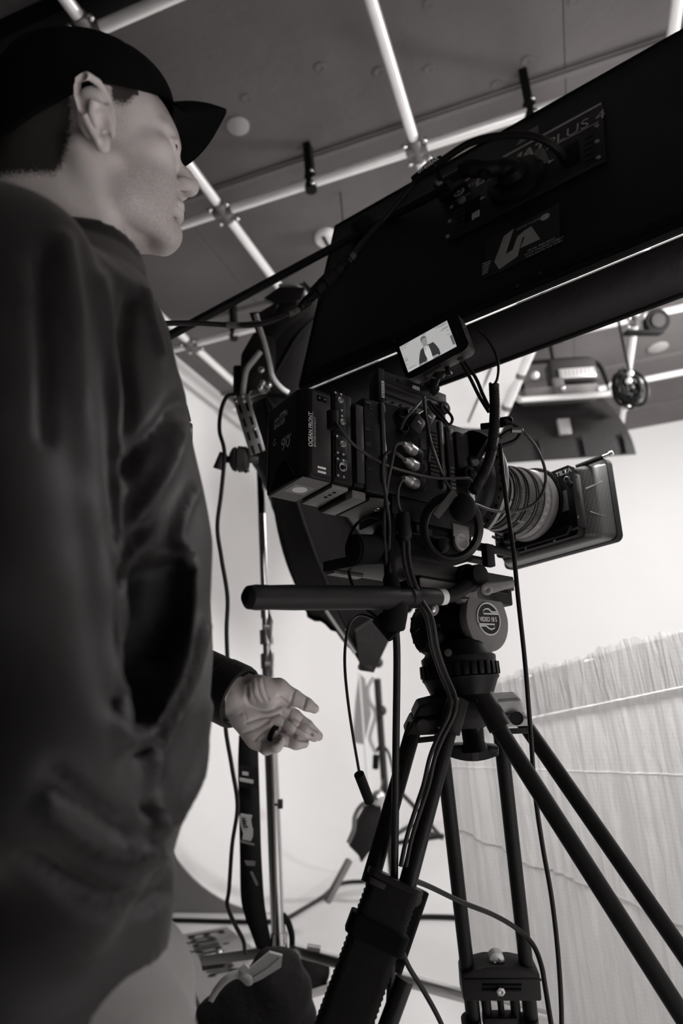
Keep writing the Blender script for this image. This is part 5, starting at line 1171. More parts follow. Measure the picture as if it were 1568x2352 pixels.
# ================================================================== FLUID HEAD AND TRIPOD
G = Fr(K(0, .36, -.18), 36, 0, 0)
fh = empty('fluid_head', P(1062, 1590, 1.12), 'black fluid tripod head with round logo badge and long pan handle', 'tripod head')
HDM = mat('head_grey', .2, .5, noise=.15, nscale=80); HBK = mat('head_black', .007, .5)
ax0 = G.inv(P(1118, 1422, 1.14))
def teardrop(r, up, n=40):
    o = []
    for k in range(n):
        a = 2*math.pi*k/n; o.append((r*math.cos(a)*(1-.12*max(0, math.sin(a))), r*math.sin(a)*(1.25 if math.sin(a) > 0 else 1.08)))
    return o
c_y, c_z = ax0.y, ax0.z
MB(G).prism([(c_y+y, c_z+z) for y, z in teardrop(.05, 1)], .018, .003, axis='x', at=-.016).build('side_disc', HDM, fh)
MB(G).lathe((-.016, c_y, c_z), (-1, 0, 0), [(0, .046), (.01, .05), (.06, .052), (.105, .052), (.11, .05), (.125, .048), (.13, .03)], 40).build('drag_housing', HBK, fh)
for k in range(14):
    a = 2*math.pi*k/14; MB(G).box(-.142, -.128, c_y+.045*math.cos(a)-.004, c_y+.045*math.cos(a)+.004, c_z+.045*math.sin(a)-.004, c_z+.045*math.sin(a)+.004, .001).build('dial_grip', HBK, fh)
# badge: open ring with stepped S inside
def arc(r, a0, a1, n=16): return [(r*math.cos(math.radians(a)), r*math.sin(math.radians(a))) for a in np.linspace(a0, a1, n)]
bg = MB(G).lathe((.0022, c_y, c_z), (1, 0, 0), [(0, .0265), (.0006, .0265)], 48).build('badge', mat('badge_grey', .025, .45), fh)
def bline(pts, r=.0011): return MB(G).tube([(.0033, c_y+y, c_z+z) for y, z in pts], r, 6).build('badge_line', WHT, bg)
R_ = .0265
up = arc(R_, 12, 190)
bline(up+[(-R_*.9, -.009), (.012, -.009), (.011, -.015), (.004, -.0175), (-.003, -.0155), (-.008, -.0118), (-R_*.85, -.0118)], .0014)
dn = arc(R_, 192+10, 365)
bline(dn+[(R_*.95, .0085), (-.011, .0085), (-.011, .013), (-.005, .0168), (.003, .0165), (.009, .0118), (R_*.88, .0118)], .0014)
text('VIDEO 18 S', 'lettering', G, (.0032, c_y-.021, c_z-.0045), (0, 1, 0), (0, 0, 1), .0105, WHT, bg, squeeze=.78, bold=.0003)
for z in (.0205, -.021): MB(G).lathe((.0028, c_y, c_z+z), (1, 0, 0), [(0, .0022), (.0008, .0018), (.0002, 0)], 12).build('badge_screw', DGR, bg)
# platform under the camera plate
MB(K).box(-.095, .002, .22, .43, -.15, -.122, .003).build('platform', HBK, fh)
MB(K).prism([(.215, -.128), (.34, -.128), (.34, -.148), (.215, -.142)], .003, axis='x', at=.002).build('platform_cheek', HDM, fh, smooth=0)
q = K.loc(1084, 1326, 0, .012); MB(K).lathe((q.x-.03, q.y, q.z), (1, 0, 0), [(0, .024), (.025, .024), (.028, .02), (.05, .018), (.052, .012)], 32).build('handle_rosette', HBK, fh)
q = K.loc(1072, 1366, 0, .0); MB(K).lathe((q.x-.02, q.y, q.z), (1, 0, 0), [(0, .013), (.016, .013), (.02, .008)], 24).build('tilt_knob', HDM, fh)
a, b_ = P(1114, 1352, 1.1), P(1176, 1340, 1.14)
MB().tube([a, a.lerp(b_, .5), b_], [.0105, .0085, .007], 14, local=False).build('lock_lever', HDM, fh); MB().lathe(a-c0*.006, -c0, [(0, .0095), (.006, .0095), (.007, .005), (.005, 0)], 20, local=False).build('lever_screw', GRY, fh)
MB().tube([P(1130, 1358, 1.12), P(1163, 1364, 1.13)], .005, 10, local=False).build('small_lever', HBK, fh)
MB().lathe(P(1000, 1470, 1.13), G.y*-1, [(0, .02), (.03, .02), (.034, .016), (.036, 0)], 24, local=False).build('pan_drag_dial', HBK, fh)
MB().lathe(P(1028, 1498, 1.07), -c0, [(0, .006), (.004, .006), (.005, 0)], 14, local=False).build('level_window', DGR, fh)
text('VIDEO', 'lettering', Fr3(P(985, 1440, 1.062), cx, c0, cy), (0, 0, 0), (1, 0, 0), (0, 0, 1), .006, DGR, fh)
# base drum
BC = P(1062, 1600, 1.12); BC = Vector((BC.x, BC.y, BC.z))
def bz(py): return P(1062, py, 1.12).z-BC.z
MB().lathe(BC, (0, 0, 1), [(bz(1598), .05), (bz(1585), .054), (bz(1565), .06), (bz(1560), .063), (bz(1556), .0635), (bz(1552), .061), (bz(1520), .061), (bz(1516), .0615), (bz(1508), .0615), (bz(1502), .056), (bz(1470), .045)], 56, local=False).build('pan_base', HBK, fh)
b = None
for k in range(30):
    a = 2*math.pi*k/30; u = Vector((math.cos(a), math.sin(a), 0)); w = Vector((-u.y, u.x, 0)); F_ = Fr3(BC+u*.062, w, u, (0, 0, 1))
    MB(F_).box(-.0042, .0042, -.002, .0035, bz(1553), bz(1524), .001).build('ring_grip', HBK, fh)
# pan handle
hp_ = [P(1092, 1332, 1.13), P(1062, 1352, 1.1), P(1040, 1366, 1.08), P(1015, 1372, 1.065)]
MB().tube(spline(hp_, 6), .0115, 16, local=False).build('pan_bar', HBK, fh)
MB().tube([P(1020, 1371, 1.067), P(1006, 1372, 1.06)], .0128, 20, local=False).build('pan_bar_label', LPR, fh)
g0, g1 = P(1004, 1373, 1.055), P(562, 1372, .80)
gd = (g1-g0); gl = gd.length
MB().lathe(g0, gd, [(0, .0135), (.01, .0155), (.05, .0165), (.052, .0158), (.07, .0158), (.072, .014), (.1, .014), (.102, .0168), (gl*.8, .0162), (gl*.86, .0155), (gl*.9, .015), (gl*.955, .0155), (gl*.985, .014), (gl, .008)], 32, local=False).build('pan_grip', mat('grip_rubber', .012, .5), fh)
q = P(990, 1398, 1.04); MB().lathe(q+c0*.012, -c0, [(0, .011), (.018, .011), (.02, .007), (.0205, 0)], 24, local=False).build('grip_clamp', HDM, fh); MB().ball(q-c0*.012, .006, n=12, m=8).build('clamp_bolt', SIL, fh)
MB().tube([P(980, 1388, 1.05), P(920, 1392, 1.0)], .004, 8, local=False).build('clamp_strap', HBK, fh)
# ------------------------------------------------------------------ tripod
tri = empty('tripod', (BC.x, BC.y, 0), 'black twin-tube tripod with ribbed pads, standing under the cinema camera', 'tripod')
TUB = mat('tripod_tube', .012, .42, noise=.2, nscale=50); CST = mat('tripod_casting', .02, .5, noise=.3, nscale=70); CSL = mat('tripod_casting_lit', .5, .42, noise=.4, nscale=45, metal=.3)  # CSL: paler casting copy, holds the light falling on the right shoulder
MB().lathe(BC, (0, 0, -1), [(-.002, .048), (.01, .058), (.02, .058), (.036, .05), (.042, .036), (.05, .03)], 40, local=False).build('bowl', CST, tri)
# T handle under the bowl
tp = P(1083, 1665, 1.12); MB().lathe(tp, (0, 0, -1), [(0, .02), (.004, .0185), (.026, .0175), (.036, .021), (.042, .021)], 28, local=False).build('clamp_stem', mat('gloss_black', .006, .25), tri)
F_ = Fr3(P(1082, 1718, 1.12), cx, c0, cy)
th = []
for k in range(17): x = -.043+.086*k/16; th.append((x, -.019+.010*(x/.043)**2))
MB(F_).prism([(-.043, .004), (-.02, .007), (.02, .007), (.043, .004)]+th[::-1], .02, .002, axis='y', at=-.01).build('clamp_handle', mat('gloss_black', .006, .25), tri)
MB(F_).box(-.002, .01, -.0115, -.009, -.018, .006, .001).build('handle_rib', DGR, tri)
def zfloor(a, b_):   # continue the line a->b to the floor
    t = (a.z-.015)/(a.z-b_.z); return a+(b_-a)*t
legs = {'left': ((P(952, 1665, 1.08), P(848, 2030, .97)), (P(1040, 1640, 1.06), P(925, 2070, .95))),
        'right': ((P(1112, 1622, 1.04), P(1545, 2300, .90)), (P(1195, 1650, 1.15), P(1568, 2188, 1.0))),
        'back': ((P(1012, 1690, 1.2), P(1072, 2218, 1.235)), (P(1148, 1680, 1.2), P(1208, 2218, 1.235)))}
for nm, pr_ in legs.items():
    lg = None
    for i, (a, b_) in enumerate(pr_):
        end = b_ if nm == 'back' else (b_ if nm == 'left' else zfloor(a, b_))
        o = MB().tube([a, end], .0128, 18, local=False).build('leg_tube', TUB, tri)
# shoulders
def shoulder(pts_px, d0_, thick, m, capm=None):
    a = [P(x, y, d0_) for x, y in pts_px]; nrm = (a[1]-a[0]).cross(a[2]-a[0]).normalized()
    if nrm.dot(c0) < 0: nrm = -nrm
    n_ = len(a); b = MB().addw(a+[p+nrm*thick for p in a], [tuple(range(n_))[::-1], tuple(range(n_, 2*n_))]+[(i, (i+1) % n_, n_+(i+1) % n_, n_+i) for i in range(n_)])
    o = b.build('leg_shoulder', m, tri, smooth=0); md = o.modifiers.new('bev', 'BEVEL'); md.width = .004; md.segments = 2; return o
shoulder([(930, 1692), (948, 1655), (1052, 1640), (1030, 1688)], 1.06, .05, CST)
shoulder([(948, 1652), (962, 1622), (1058, 1598), (1052, 1638)], 1.064, .045, CST)
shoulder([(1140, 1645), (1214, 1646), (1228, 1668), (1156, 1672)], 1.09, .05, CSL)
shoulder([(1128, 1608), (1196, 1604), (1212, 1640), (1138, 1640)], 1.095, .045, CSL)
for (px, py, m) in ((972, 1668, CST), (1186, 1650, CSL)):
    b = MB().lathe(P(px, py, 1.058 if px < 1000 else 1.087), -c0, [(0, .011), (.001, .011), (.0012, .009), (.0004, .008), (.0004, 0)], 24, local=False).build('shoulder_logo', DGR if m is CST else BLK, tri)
for k in range(3):
    MB().tube([P(955, 1697+k*4, 1.07), P(1020, 1690+k*4, 1.07)], .0018, 6, local=False).build('shoulder_slot', DGR, tri)
    MB().tube([P(1160, 1676+k*4, 1.1), P(1212, 1674+k*4, 1.1)], .0018, 6, local=False).build('shoulder_slot', DGR, tri)
MB().tube([P(1108, 1600, 1.04), P(1148, 1672, 1.02)], [.0165, .0175], 18, local=False).build('leg_socket', CST, tri)
MB().tube([P(1052, 1606, 1.05), P(1030, 1680, 1.03)], [.0165, .0175], 18, local=False).build('leg_socket', CST, tri)
for px, py in ((1045, 1611), (1103, 1608)): MB().lathe(P(px, py, 1.03), -c0, [(0, .007), (.003, .006), (.001, 0)], 14, local=False).build('hinge_bolt', DGR, tri)
# back leg clamp and lower stage
cb = P(1146, 2250, 1.235); F_ = Fr3(cb, cx, c0, cy)
ck_ = MB(F_).prism([(-.071, .022), (-.05, .03), (-.025, .036), (.02, .036), (.05, .03), (.068, .024), (.072, -.026), (-.068, -.026)], .045, .004, axis='y', at=-.02).build('leg_clamp', CST, tri)
MB(F_).box(-.068, .07, -.0225, -.019, .012, .016, .001).build('clamp_ridge', TUB, ck_)
for z in (-.004, .004): MB(F_).box(-.035, .035, -.023, -.019, z-.002, z+.002, .0008).build('clamp_slot', BLKM, ck_)
MB(F_).lathe((-.003, -.024, -.004), (0, -1, 0), [(-.004, .008), (.003, .008), (.004, .004), (.002, 0)], 6).build('clamp_bolt', SIL, ck_)
MB(F_).lathe((-.006, .0, .04), (0, -1, 0), [(-.006, .014), (.008, .0135), (.01, .006), (.008, .004), (.008, 0)], 24).build('clamp_knob', SIL, ck_)
foot_dir = (P(1072, 2218, 1.235)-P(1012, 1690, 1.2)).normalized()
for x, r in ((-.052, .0135), (-.026, .009), (.0, .006), (.026, .009), (.052, .0135)):
    a = F_(x, 0, -.022); t = (a.z-.03)/-foot_dir.z; MB().tube([a, a+foot_dir*t], r, 14, local=False).build('lower_tube', TUB, tri)
for x in (-.052, .052): a = F_(x, 0, -.07); MB().tube([a, a+foot_dir*.05], .0175, 16, local=False).build('tube_collar', CST, tri)
MB(F_).box(-.03, .03, -.012, .012, -.08, -.062, .003).build('spreader_block', CST, tri)
a = F_(0, 0, -.022); t = (a.z-.02)/-foot_dir.z; MB().ball(a+foot_dir*t, .035, .035, .02).build('rubber_foot', RUB, tri)
# left leg: ribbed grip pad with strap, then the lower stage
la, lb = P(905, 2028, .955), P(772, 2400, .885); ld = (lb-la).normalized(); lx = cx-ld*cx.dot(ld); lx.normalize(); F_ = Fr3(la, lx, ld, lx.cross(ld)); 
if F_.z.dot(c0) > 0: F_.z = -F_.z
PADM = mat('ribbed_foam', .011, .8, bump=.2, bscale=300)
PLn = (zfloor(la, lb)-la).length*.55
b = MB(F_); n_ = 24; rows = int(PLn/.0035)
for i in range(rows):
    y = PLn*i/(rows-1); sc = 1.0 if i % 2 else .955
    for (x, z) in rrect(-.036, .036, -.022, .022, .012, 5): b.v.append(F_(x*sc, y, z*sc))
for i in range(rows-1):
    for k in range(n_): b.f.append((i*n_+k, i*n_+(k+1) % n_, (i+1)*n_+(k+1) % n_, (i+1)*n_+k))
b.f.append(tuple(range(n_))); b.f.append(tuple((rows-1)*n_+k for k in range(n_)))
pad = b.build('leg_pad', PADM, tri, smooth=50)
MB(F_).box(-.034, -.012, .004, .012, .0215, .0235, .0005).build('pad_label', DGR, pad)
MB(F_).prism(rrect(-.042, .042, -.027, .027, .012), .026, .002, axis='y', at=.052).build('pad_strap', mat('velcro_black', .003, .9), pad)
MB(F_).prism(rrect(-.04, .04, -.024, .024, .012), .008, .001, axis='y', at=-.006).build('pad_cap', CST, pad)
bt = zfloor(la, lb); MB().tube([la+ld*.1+lx*.055, bt+lx*.03], .0125, 16, local=False).build('lower_tube', TUB, tri)
MB().tube([la+ld*.1, bt], .016, 16, local=False).build('lower_tube', TUB, tri); MB().ball(bt, .03, .03, .02).build('rubber_foot', RUB, tri)
for a, b_ in legs['right']: MB().ball(zfloor(a, b_), .025, .025, .015).build('rubber_foot', RUB, tri)
q = P(945, 2055, 1.0); MB().lathe(q, -c0, [(0, .014), (.01, .014), (.012, .01)], 20, local=False).build('leg_knob', DGR, tri)
MB().box(0, 0, 0, 0, 0, 0)
F_ = Fr3(P(935, 2085, 1.0), lx, ld, F_.z); MB(F_).prism(rrect(-.022, .022, -.012, .012, .006), .11, .002, axis='y', at=-.03).build('leg_inner_pad', BLKM, tri)
# ================================================================== CABLES AROUND THE CAMERA
def pl(*pts): return [P(*p) for p in pts]
CB = RUBC; CB2 = mat('grey_cable_rubber', .035, .45)
cable('power_cable', pl((888, 1180, 1.06), (892, 1260, 1.04), (895, 1340, 1.0), (905, 1420, .99), (911, 1500, .99), (909, 1700, .98), (907, 1900, .97), (903, 2100, .96), (895, 2300, .95), (886, 2480, .94)), .0055, CB, 'thick black cable hanging straight down in front of the tripod', 'cable')
tw = pl((930, 1240, 1.03), (935, 1300, 1.02), (958, 1370, 1.01), (985, 1420, 1.0), (998, 1490, 1.0), (1018, 1550, 1.0), (1038, 1600, .99), (1036, 1640, .98), (1012, 1690, .98), (992, 1740, .98), (978, 1800, .98), (962, 1850, .97), (940, 1920, .97), (925, 1990, .96))
for k, (dx, lab) in enumerate(((-5, 'left strand of the twin cable snaking down the tripod head'), (6, 'right strand of the twin cable snaking down the tripod head'))):
    cable('twin_cable', [p+cx*dx*.00068 for p in tw], .0033, CB2, lab, 'cable', 'twin cable strands')
fe = empty('ferrite_cable', P(930, 1210, 1.04), 'cable with a fat black ferrite core below the camera plugs', 'cable')
cable('cable_run', pl((924, 1100, 1.03), (914, 1125, 1.03), (915, 1160, 1.035), (926, 1190, 1.04)), .0026, CB2, None, parent=fe)
MB().lathe(P(924, 1176, 1.035), P(931, 1246, 1.03)-P(924, 1176, 1.035), [(0, .004), (.002, .0095), (.004, .0105), (.036, .0105), (.04, .0095), (.045, .004)], 24, local=False).build('ferrite_core', RUB, fe)
cable('plug_cable', pl((926, 1016, 1.03), (908, 1024, 1.02), (900, 1060, 1.02), (890, 1110, 1.03), (884, 1160, 1.03), (882, 1220, 1.03), (886, 1290, 1.02), (892, 1350, 1.01)), .0027, CB2, 'thin cable from the upper round plug running down the camera side', 'cable')
cable('plug_cable', pl((928, 1056, 1.03), (914, 1044, 1.02), (898, 1036, 1.02), (882, 1050, 1.02), (879, 1090, 1.02), (886, 1140, 1.02), (894, 1200, 1.03), (893, 1260, 1.03)), .0026, CB2, 'thin cable curling from the middle round plug', 'cable')
dt = empty('tap_cable', P(762, 962, 1.02), 'thin cable from a black tap plug sweeping across the camera side', 'cable')
MB().tube([P(763, 945, 1.03), P(764, 985, 1.025)], .009, 12, local=False).build('tap_plug', BLKM, dt)
cable('cable_run', pl((770, 970, 1.02), (785, 992, 1.01), (820, 1028, 1.02), (880, 1065, 1.04), (940, 1085, 1.07), (1000, 1098, 1.1), (1060, 1098, 1.13), (1080, 1100, 1.15), (1086, 1118, 1.16)), .0024, CB2, None, parent=dt)
cable('side_cable', pl((974, 912, 1.2), (950, 940, 1.14), (930, 962, 1.12), (920, 985, 1.1)), .0026, CB2, 'pale cable slanting from under the handle to the camera side', 'cable')
for k, pp in enumerate((((976, 918, 1.2), (978, 950, 1.16), (985, 1000, 1.12), (1000, 1050, 1.12), (1020, 1100, 1.13), (1040, 1130, 1.14)), ((985, 922, 1.2), (1010, 950, 1.17), (1030, 975, 1.15), (1038, 960, 1.16), (1020, 935, 1.2)), ((980, 922, 1.2), (995, 945, 1.17), (1020, 970, 1.15), (1028, 980, 1.15), (1030, 990, 1.16)), ((973, 915, 1.19), (976, 950, 1.15), (982, 985, 1.13), (986, 1020, 1.12), (984, 1060, 1.12)))):
    cable('side_cable', pl(*pp), .0026, CB if k % 2 else CB2, ('long thin cable running down the camera side to the coil', 'looped thin cable under the handle front', 'short thin cable beside the handle front loop', 'thin cable dropping behind the receiver boxes')[k], 'cable', 'cables on the camera side')
# coil of cable below the lens mount
cl = empty('camera_cable_coil', P(1035, 1215, 1.09), 'tight black cable coil tied on below the lens mount', 'cable coil')
for k in range(7):
    r0 = .0435+.0022*(k % 4); dd = .004*(k//2)+.0015*k
    ph = .5*k
    MB().tube([P(1036, 1214, 1.085+dd)+cx*(r0*math.cos(a)*.96+.0015*math.cos(ph))+cy*(r0*1.08*math.sin(a)+.0015*math.sin(ph)) for a in np.linspace(0, 2*math.pi, 49)[:-1]], .0036, 8, local=False, closed=True).build('cable_loop', CB, cl)
F_ = Fr3(P(1030, 1160, 1.07), (cx*.85-cy*.35), c0, (cy*.85+cx*.35)); 
MB(F_).prism([(-.018, -.022), (-.006, -.026), (.008, .02), (-.004, .026)], .003, .0008, axis='y', at=0).build('tie_strap', mat('grey_strap', .09, .8), cl)
MB().ball(P(1062, 1166, 1.075), .021, .018, .024, n=18, m=12).build('tie_knot', mat('black_felt', .008, .95), cl)
# coiled monitor lead
def coil_tube(ctrl, r, turns, wire, m, name, parent=None):
    path = spline(ctrl, 30); n_ = len(path); Ls = [0]
    for i in range(1, n_): Ls.append(Ls[-1]+(path[i]-path[i-1]).length)
    tot = Ls[-1]; out = []; steps = turns*12; nrm = None
    for s_ in range(steps+1):
        d_ = tot*s_/steps; i = max(j for j in range(n_) if Ls[j] <= d_+1e-9); i = min(i, n_-2)
        t = (d_-Ls[i])/max(Ls[i+1]-Ls[i], 1e-9); p = path[i].lerp(path[i+1], t); tg = (path[i+1]-path[i]).normalized()
        if nrm is None: nrm = tg.orthogonal().normalized()
        nrm = (nrm-tg*nrm.dot(tg)).normalized(); bn = tg.cross(nrm); a = 2*math.pi*turns*s_/steps
        out.append(p+(nrm*math.cos(a)+bn*math.sin(a))*r)
    return MB().tube(out, wire, 6, local=False).build(name, m, parent, smooth=60)
mc_ = empty('coiled_lead', P(1133, 880, 1.2), 'springy coiled black lead hanging from the monitor to the lens', 'cable')
coil_tube(pl((1134, 882, 1.2), (1136, 940, 1.19), (1133, 1000, 1.17), (1125, 1050, 1.15), (1110, 1090, 1.13), (1094, 1116, 1.12)), .0074, 56, .0022, CB, 'coil', mc_)
MB().tube(spline(pl((1134, 884, 1.2), (1136, 940, 1.19), (1133, 1000, 1.17), (1125, 1050, 1.15), (1110, 1090, 1.13), (1094, 1116, 1.12)), 8), .0066, 10, local=False).build('coil_core', CB, mc_)
cable('thin_lead', pl((1098, 758, 1.27), (1118, 778, 1.26), (1136, 808, 1.24), (1144, 840, 1.22), (1142, 868, 1.21), (1135, 884, 1.2)), .0026, CB, None, parent=mc_)
MB().lathe(P(1094, 1116, 1.12), P(1084, 1130, 1.115)-P(1094, 1116, 1.12), [(0, .009), (.012, .009), (.014, .006)], 18, local=False).build('plug', BLKM, mc_)
cable('monitor_cable', pl((1058, 832, 1.26), (1078, 866, 1.25), (1100, 910, 1.23), (1122, 946, 1.21)), .0032, CB, 'left of two black cables dropping from the monitor', 'cable', 'monitor cables')
cable('monitor_cable', pl((1066, 830, 1.26), (1092, 868, 1.25), (1108, 905, 1.23), (1124, 938, 1.215)), .0032, CB, 'right of two black cables dropping from the monitor', 'cable', 'monitor cables')
# ring-shaped bracket beside the coil
rb = MB().lathe(P(1152, 968, 1.2)+c0*.01, -c0+cx*.6, [(0, .0085), (.022, .0085), (.023, .0065), (.012, .006), (.012, 0)], 24, local=False).build('rod_end', RUB, cine)
MB().tube([P(1105, 980, 1.22), P(1156, 974, 1.2)], .006, 14, local=False).build('rod_arm', BLK, cine)
# lens lead loop and tie
cable('lens_lead', pl((1158, 964, 1.19), (1180, 976, 1.19), (1205, 995, 1.19), (1235, 1035, 1.2), (1252, 1085, 1.21), (1246, 1130, 1.21), (1222, 1160, 1.2), (1180, 1175, 1.18), (1130, 1172, 1.14), (1090, 1158, 1.1), (1070, 1160, 1.08)), .0027, CB2, 'thin lead looping round in front of the zoom lens', 'cable')
lp2 = empty('tied_loop', P(1180, 990, 1.18), 'small black cable loop with a pale tie right of the coiled lead', 'cable')
cable('loop', pl((1148, 1005, 1.18), (1165, 992, 1.18), (1190, 985, 1.18), (1196, 992, 1.18), (1185, 1010, 1.18), (1165, 1020, 1.18), (1148, 1025, 1.18)), .0042, CB, None, parent=lp2)
MB().tube([P(1174, 988, 1.177), P(1196, 988, 1.177)], .0055, 12, local=False).build('pale_tie', GRY, lp2)
cable('long_cable', pl((1148, 1020, 1.17), (1152, 1060, 1.16), (1162, 1150, 1.13), (1178, 1260, 1.1), (1190, 1380, 1.08), (1205, 1520, 1.07), (1218, 1680, 1.06), (1228, 1820, 1.05), (1245, 1940, 1.05), (1266, 2060, 1.04), (1280, 2180, 1.03), (1288, 2300, 1.03), (1290, 2420, 1.03)), .0036, CB, 'long thin black cable falling past the right side of the tripod', 'cable')
# lower cables
cable('low_cable', pl((938, 2018, 1.0), (985, 2036, 1.05), (1060, 2072, 1.1), (1130, 2100, 1.14), (1185, 2132, 1.16), (1222, 2168, 1.16), (1242, 2215, 1.15), (1252, 2270, 1.14), (1268, 2370, 1.12)), .0042, CB, 'black cable crossing low from the left leg to the right', 'cable')
cable('low_cable', pl((942, 2020, .98), (935, 2080, .96), (924, 2130, .95), (922, 2175, .95), (938, 2220, .96), (975, 2280, .97), (1010, 2345, .98), (1040, 2420, .99)), .0036, CB, 'black cable curling beside the ribbed pad and out of frame', 'cable')
th = empty('thin_hanging_cable', P(800, 1300, 1.1), 'thin cable looping below the battery and hanging to a dark plug', 'cable')
cable('cable_run', pl((872, 1190, 1.07), (845, 1188, 1.07), (815, 1208, 1.07), (798, 1250, 1.08), (800, 1310, 1.08), (812, 1350, 1.07), (838, 1395, 1.06), (865, 1418, 1.05), (893, 1440, 1.03)), .0026, CB, None, parent=th)
cable('cable_run', pl((893, 1440, 1.03), (858, 1420, 1.06), (825, 1412, 1.1), (803, 1432, 1.14), (793, 1480, 1.16), (792, 1540, 1.18), (800, 1620, 1.2), (812, 1700, 1.22), (824, 1770, 1.24)), .0026, CB, None, parent=th)
MB().tube([P(824, 1778, 1.24), P(848, 1840, 1.26)], .0095, 14, local=False).build('dark_plug', BLKM, th)
# strap bundle where the cables meet the pan grip
stp = MB().tube(spline(pl((893, 1180, 1.05), (893, 1260, 1.04), (897, 1330, 1.01), (908, 1390, .985), (902, 1440, .99)), 6), [.009]*12+[.012]*6+[.018]*7, 12, local=False).build('cable_wrap', mat('black_felt', .008, .95))
tag(stp, 'black fabric wrap binding the cables at the pan handle', 'cable wrap')
MB().tube([P(868, 1418, 1.0), P(905, 1462, .985)], .011, 12, local=False).build('wrap_tail', BLKM, stp)
# ================================================================== SOFTBOX ON ITS STAND, AND THE FLOOR CLUTTER
st = empty('light_stand', P(640, 2170, 2.1), 'tall chrome light stand behind the outstretched hand', 'light stand'); sb0 = P(640, 2170, 2.1); st.location = (sb0.x, sb0.y, 0)
BR = mat('worn_steel', .5, .3, metal=1, noise=.25, nscale=40)
def sv(z): return Vector((sb0.x, sb0.y, z))
z0 = sb0.z
def pyz(py): return atplane(620, py, sb0, (ray(620, 1500).x, ray(620, 1500).y, 0)).z
MB().tube([sv(z0-.25), sv(pyz(1720))], .022, 24, local=False).build('lower_riser', CHR, st)
MB().tube([sv(z0-.03), sv(z0+.035)], .0265, 24, local=False).build('base_collar', CHR, st)
MB().tube([sv(pyz(1730)), sv(pyz(1500))], .02, 20, local=False).build('middle_riser', BR, st)
MB().tube([sv(pyz(1500)), sv(pyz(1180))], .014, 18, local=False).build('upper_riser', BR, st)
MB().tube([sv(pyz(1200)), sv(pyz(960))], .013, 16, local=False).build('top_riser', BLK, st)
for py in (1480, 1535, 1420, 1600, 1690): MB().tube([sv(pyz(py)), sv(pyz(py)+.05)], .0235 if py > 1450 else .0175, 18, local=False).build('collar', BR, st)
for py, dx in ((1440, 22), (1525, 24)):
    q = P(606+dx-10, py, 2.07); F_ = Fr3(q, cx, c0, cy); MB(F_).prism([(0, .045), (.013, .012), (.011, -.03), (0, -.05), (-.009, -.02), (-.008, .02)], .008, .002, axis='y').build('wing_lever', CHR, st); MB(F_).tube([(-.015, .004, .0), (0, .004, .0)], .008, 10).build('lever_bolt', SIL, st)
q = P(662, 2228, 2.05); F_ = Fr3(q, cx, c0, cy); MB(F_).prism([(0, .055), (.018, .0), (.004, -.06), (-.012, -.005)], .01, .002, axis='y').build('wing_lever', CHR, st); MB(F_).tube([(.0, .004, .03), (0, .03, .03)], .012, 12).build('lever_bolt', SIL, st)
MB().tube([sv(z0-.02), P(672, 2250, 2.05)], .006, 8, local=False).build('lever_rod', CHR, st)
# splayed base legs: chrome channel bars
def bar(a, b_, w_, h_, m, name, par):
    d_ = (b_-a).normalized(); sx = d_.cross(Vector((0, 0, 1))).normalized(); F_ = Fr3(a, sx, d_, sx.cross(d_)); return MB(F_).box(-w_/2, w_/2, 0, (b_-a).length, -h_/2, h_/2, .003).build(name, m, par)
bar(P(668, 2180, 2.1), P(1262, 2340, 1.95), .03, .03, CHR, 'base_leg', st)
bar(P(618, 2185, 2.1), P(470, 2205, 2.35), .03, .03, GRY, 'base_leg', st)
bar(P(650, 2200, 2.05), P(672, 2420, 1.75), .03, .03, BLK, 'base_leg', st)
bar(P(680, 2290, 2.0), P(760, 2265, 2.1), .025, .025, CHR, 'brace', st)
MB().lathe(P(712, 2232, 2.1), c0, [(0, .06), (.01, .06), (.012, .05)], 32, local=False).build('wheel', DGR, st)
MB().tube([P(705, 2175, 2.08), P(735, 2180, 2.08)], .009, 10, local=False).build('leg_knob', GRY, st)
bar(P(470, 2212, 2.35), P(520, 2203, 2.3), .035, .04, DGR, 'leg_clamp', st); MB().ball(P(503, 2190, 2.3), .012).build('clamp_bolt', SIL, st)
# black strap banner hanging along the riser, with stickers
ban = empty('strap_banner', P(570, 1900, 2.08), 'black strap with pale stickers hanging left of the chrome riser', 'strap')
lft = pl((549, 1690, 2.07), (547, 1760, 2.07), (549, 1860, 2.07), (551, 1960, 2.07), (553, 2060, 2.07), (562, 2105, 2.07), (575, 2140, 2.07), (590, 2180, 2.07))
rgt = pl((592, 1690, 2.09), (594, 1760, 2.09), (597, 1860, 2.09), (600, 1960, 2.09), (606, 2060, 2.09), (612, 2105, 2.09), (618, 2140, 2.09), (624, 2180, 2.09))
b = MB(); l1, r1 = spline(lft, 5), spline(rgt, 5); b.strip(l1, r1)
bn_ = b.build('strap', mat('strap_black', .006, .8), ban, recalc=False); md = bn_.modifiers.new('t', 'SOLIDIFY'); md.thickness = .006
def stick(pts, m, name='sticker', d_=2.055): 
    a = [P(x, y, d_) for x, y in pts]; n_ = len(a); return MB().addw(a+[p+c0*.0015 for p in a], [tuple(range(n_)), tuple(range(n_, 2*n_))[::-1]]+[(i, n_+i, n_+(i+1) % n_, (i+1) % n_) for i in range(n_)]).build(name, m, ban, smooth=0)
PST = mat('sticker_pale', .5, .6); PSD = mat('sticker_dim', .2, .6)
stick([(548, 1757), (592, 1762), (594, 1812), (549, 1806)], mat('sticker_plastic', .02, .25), 'label_sleeve', 2.06)
stick([(556, 1772), (570, 1774), (570, 1782), (556, 1780)], PST); stick([(550, 1786), (582, 1792), (581, 1800), (550, 1794)], PST)
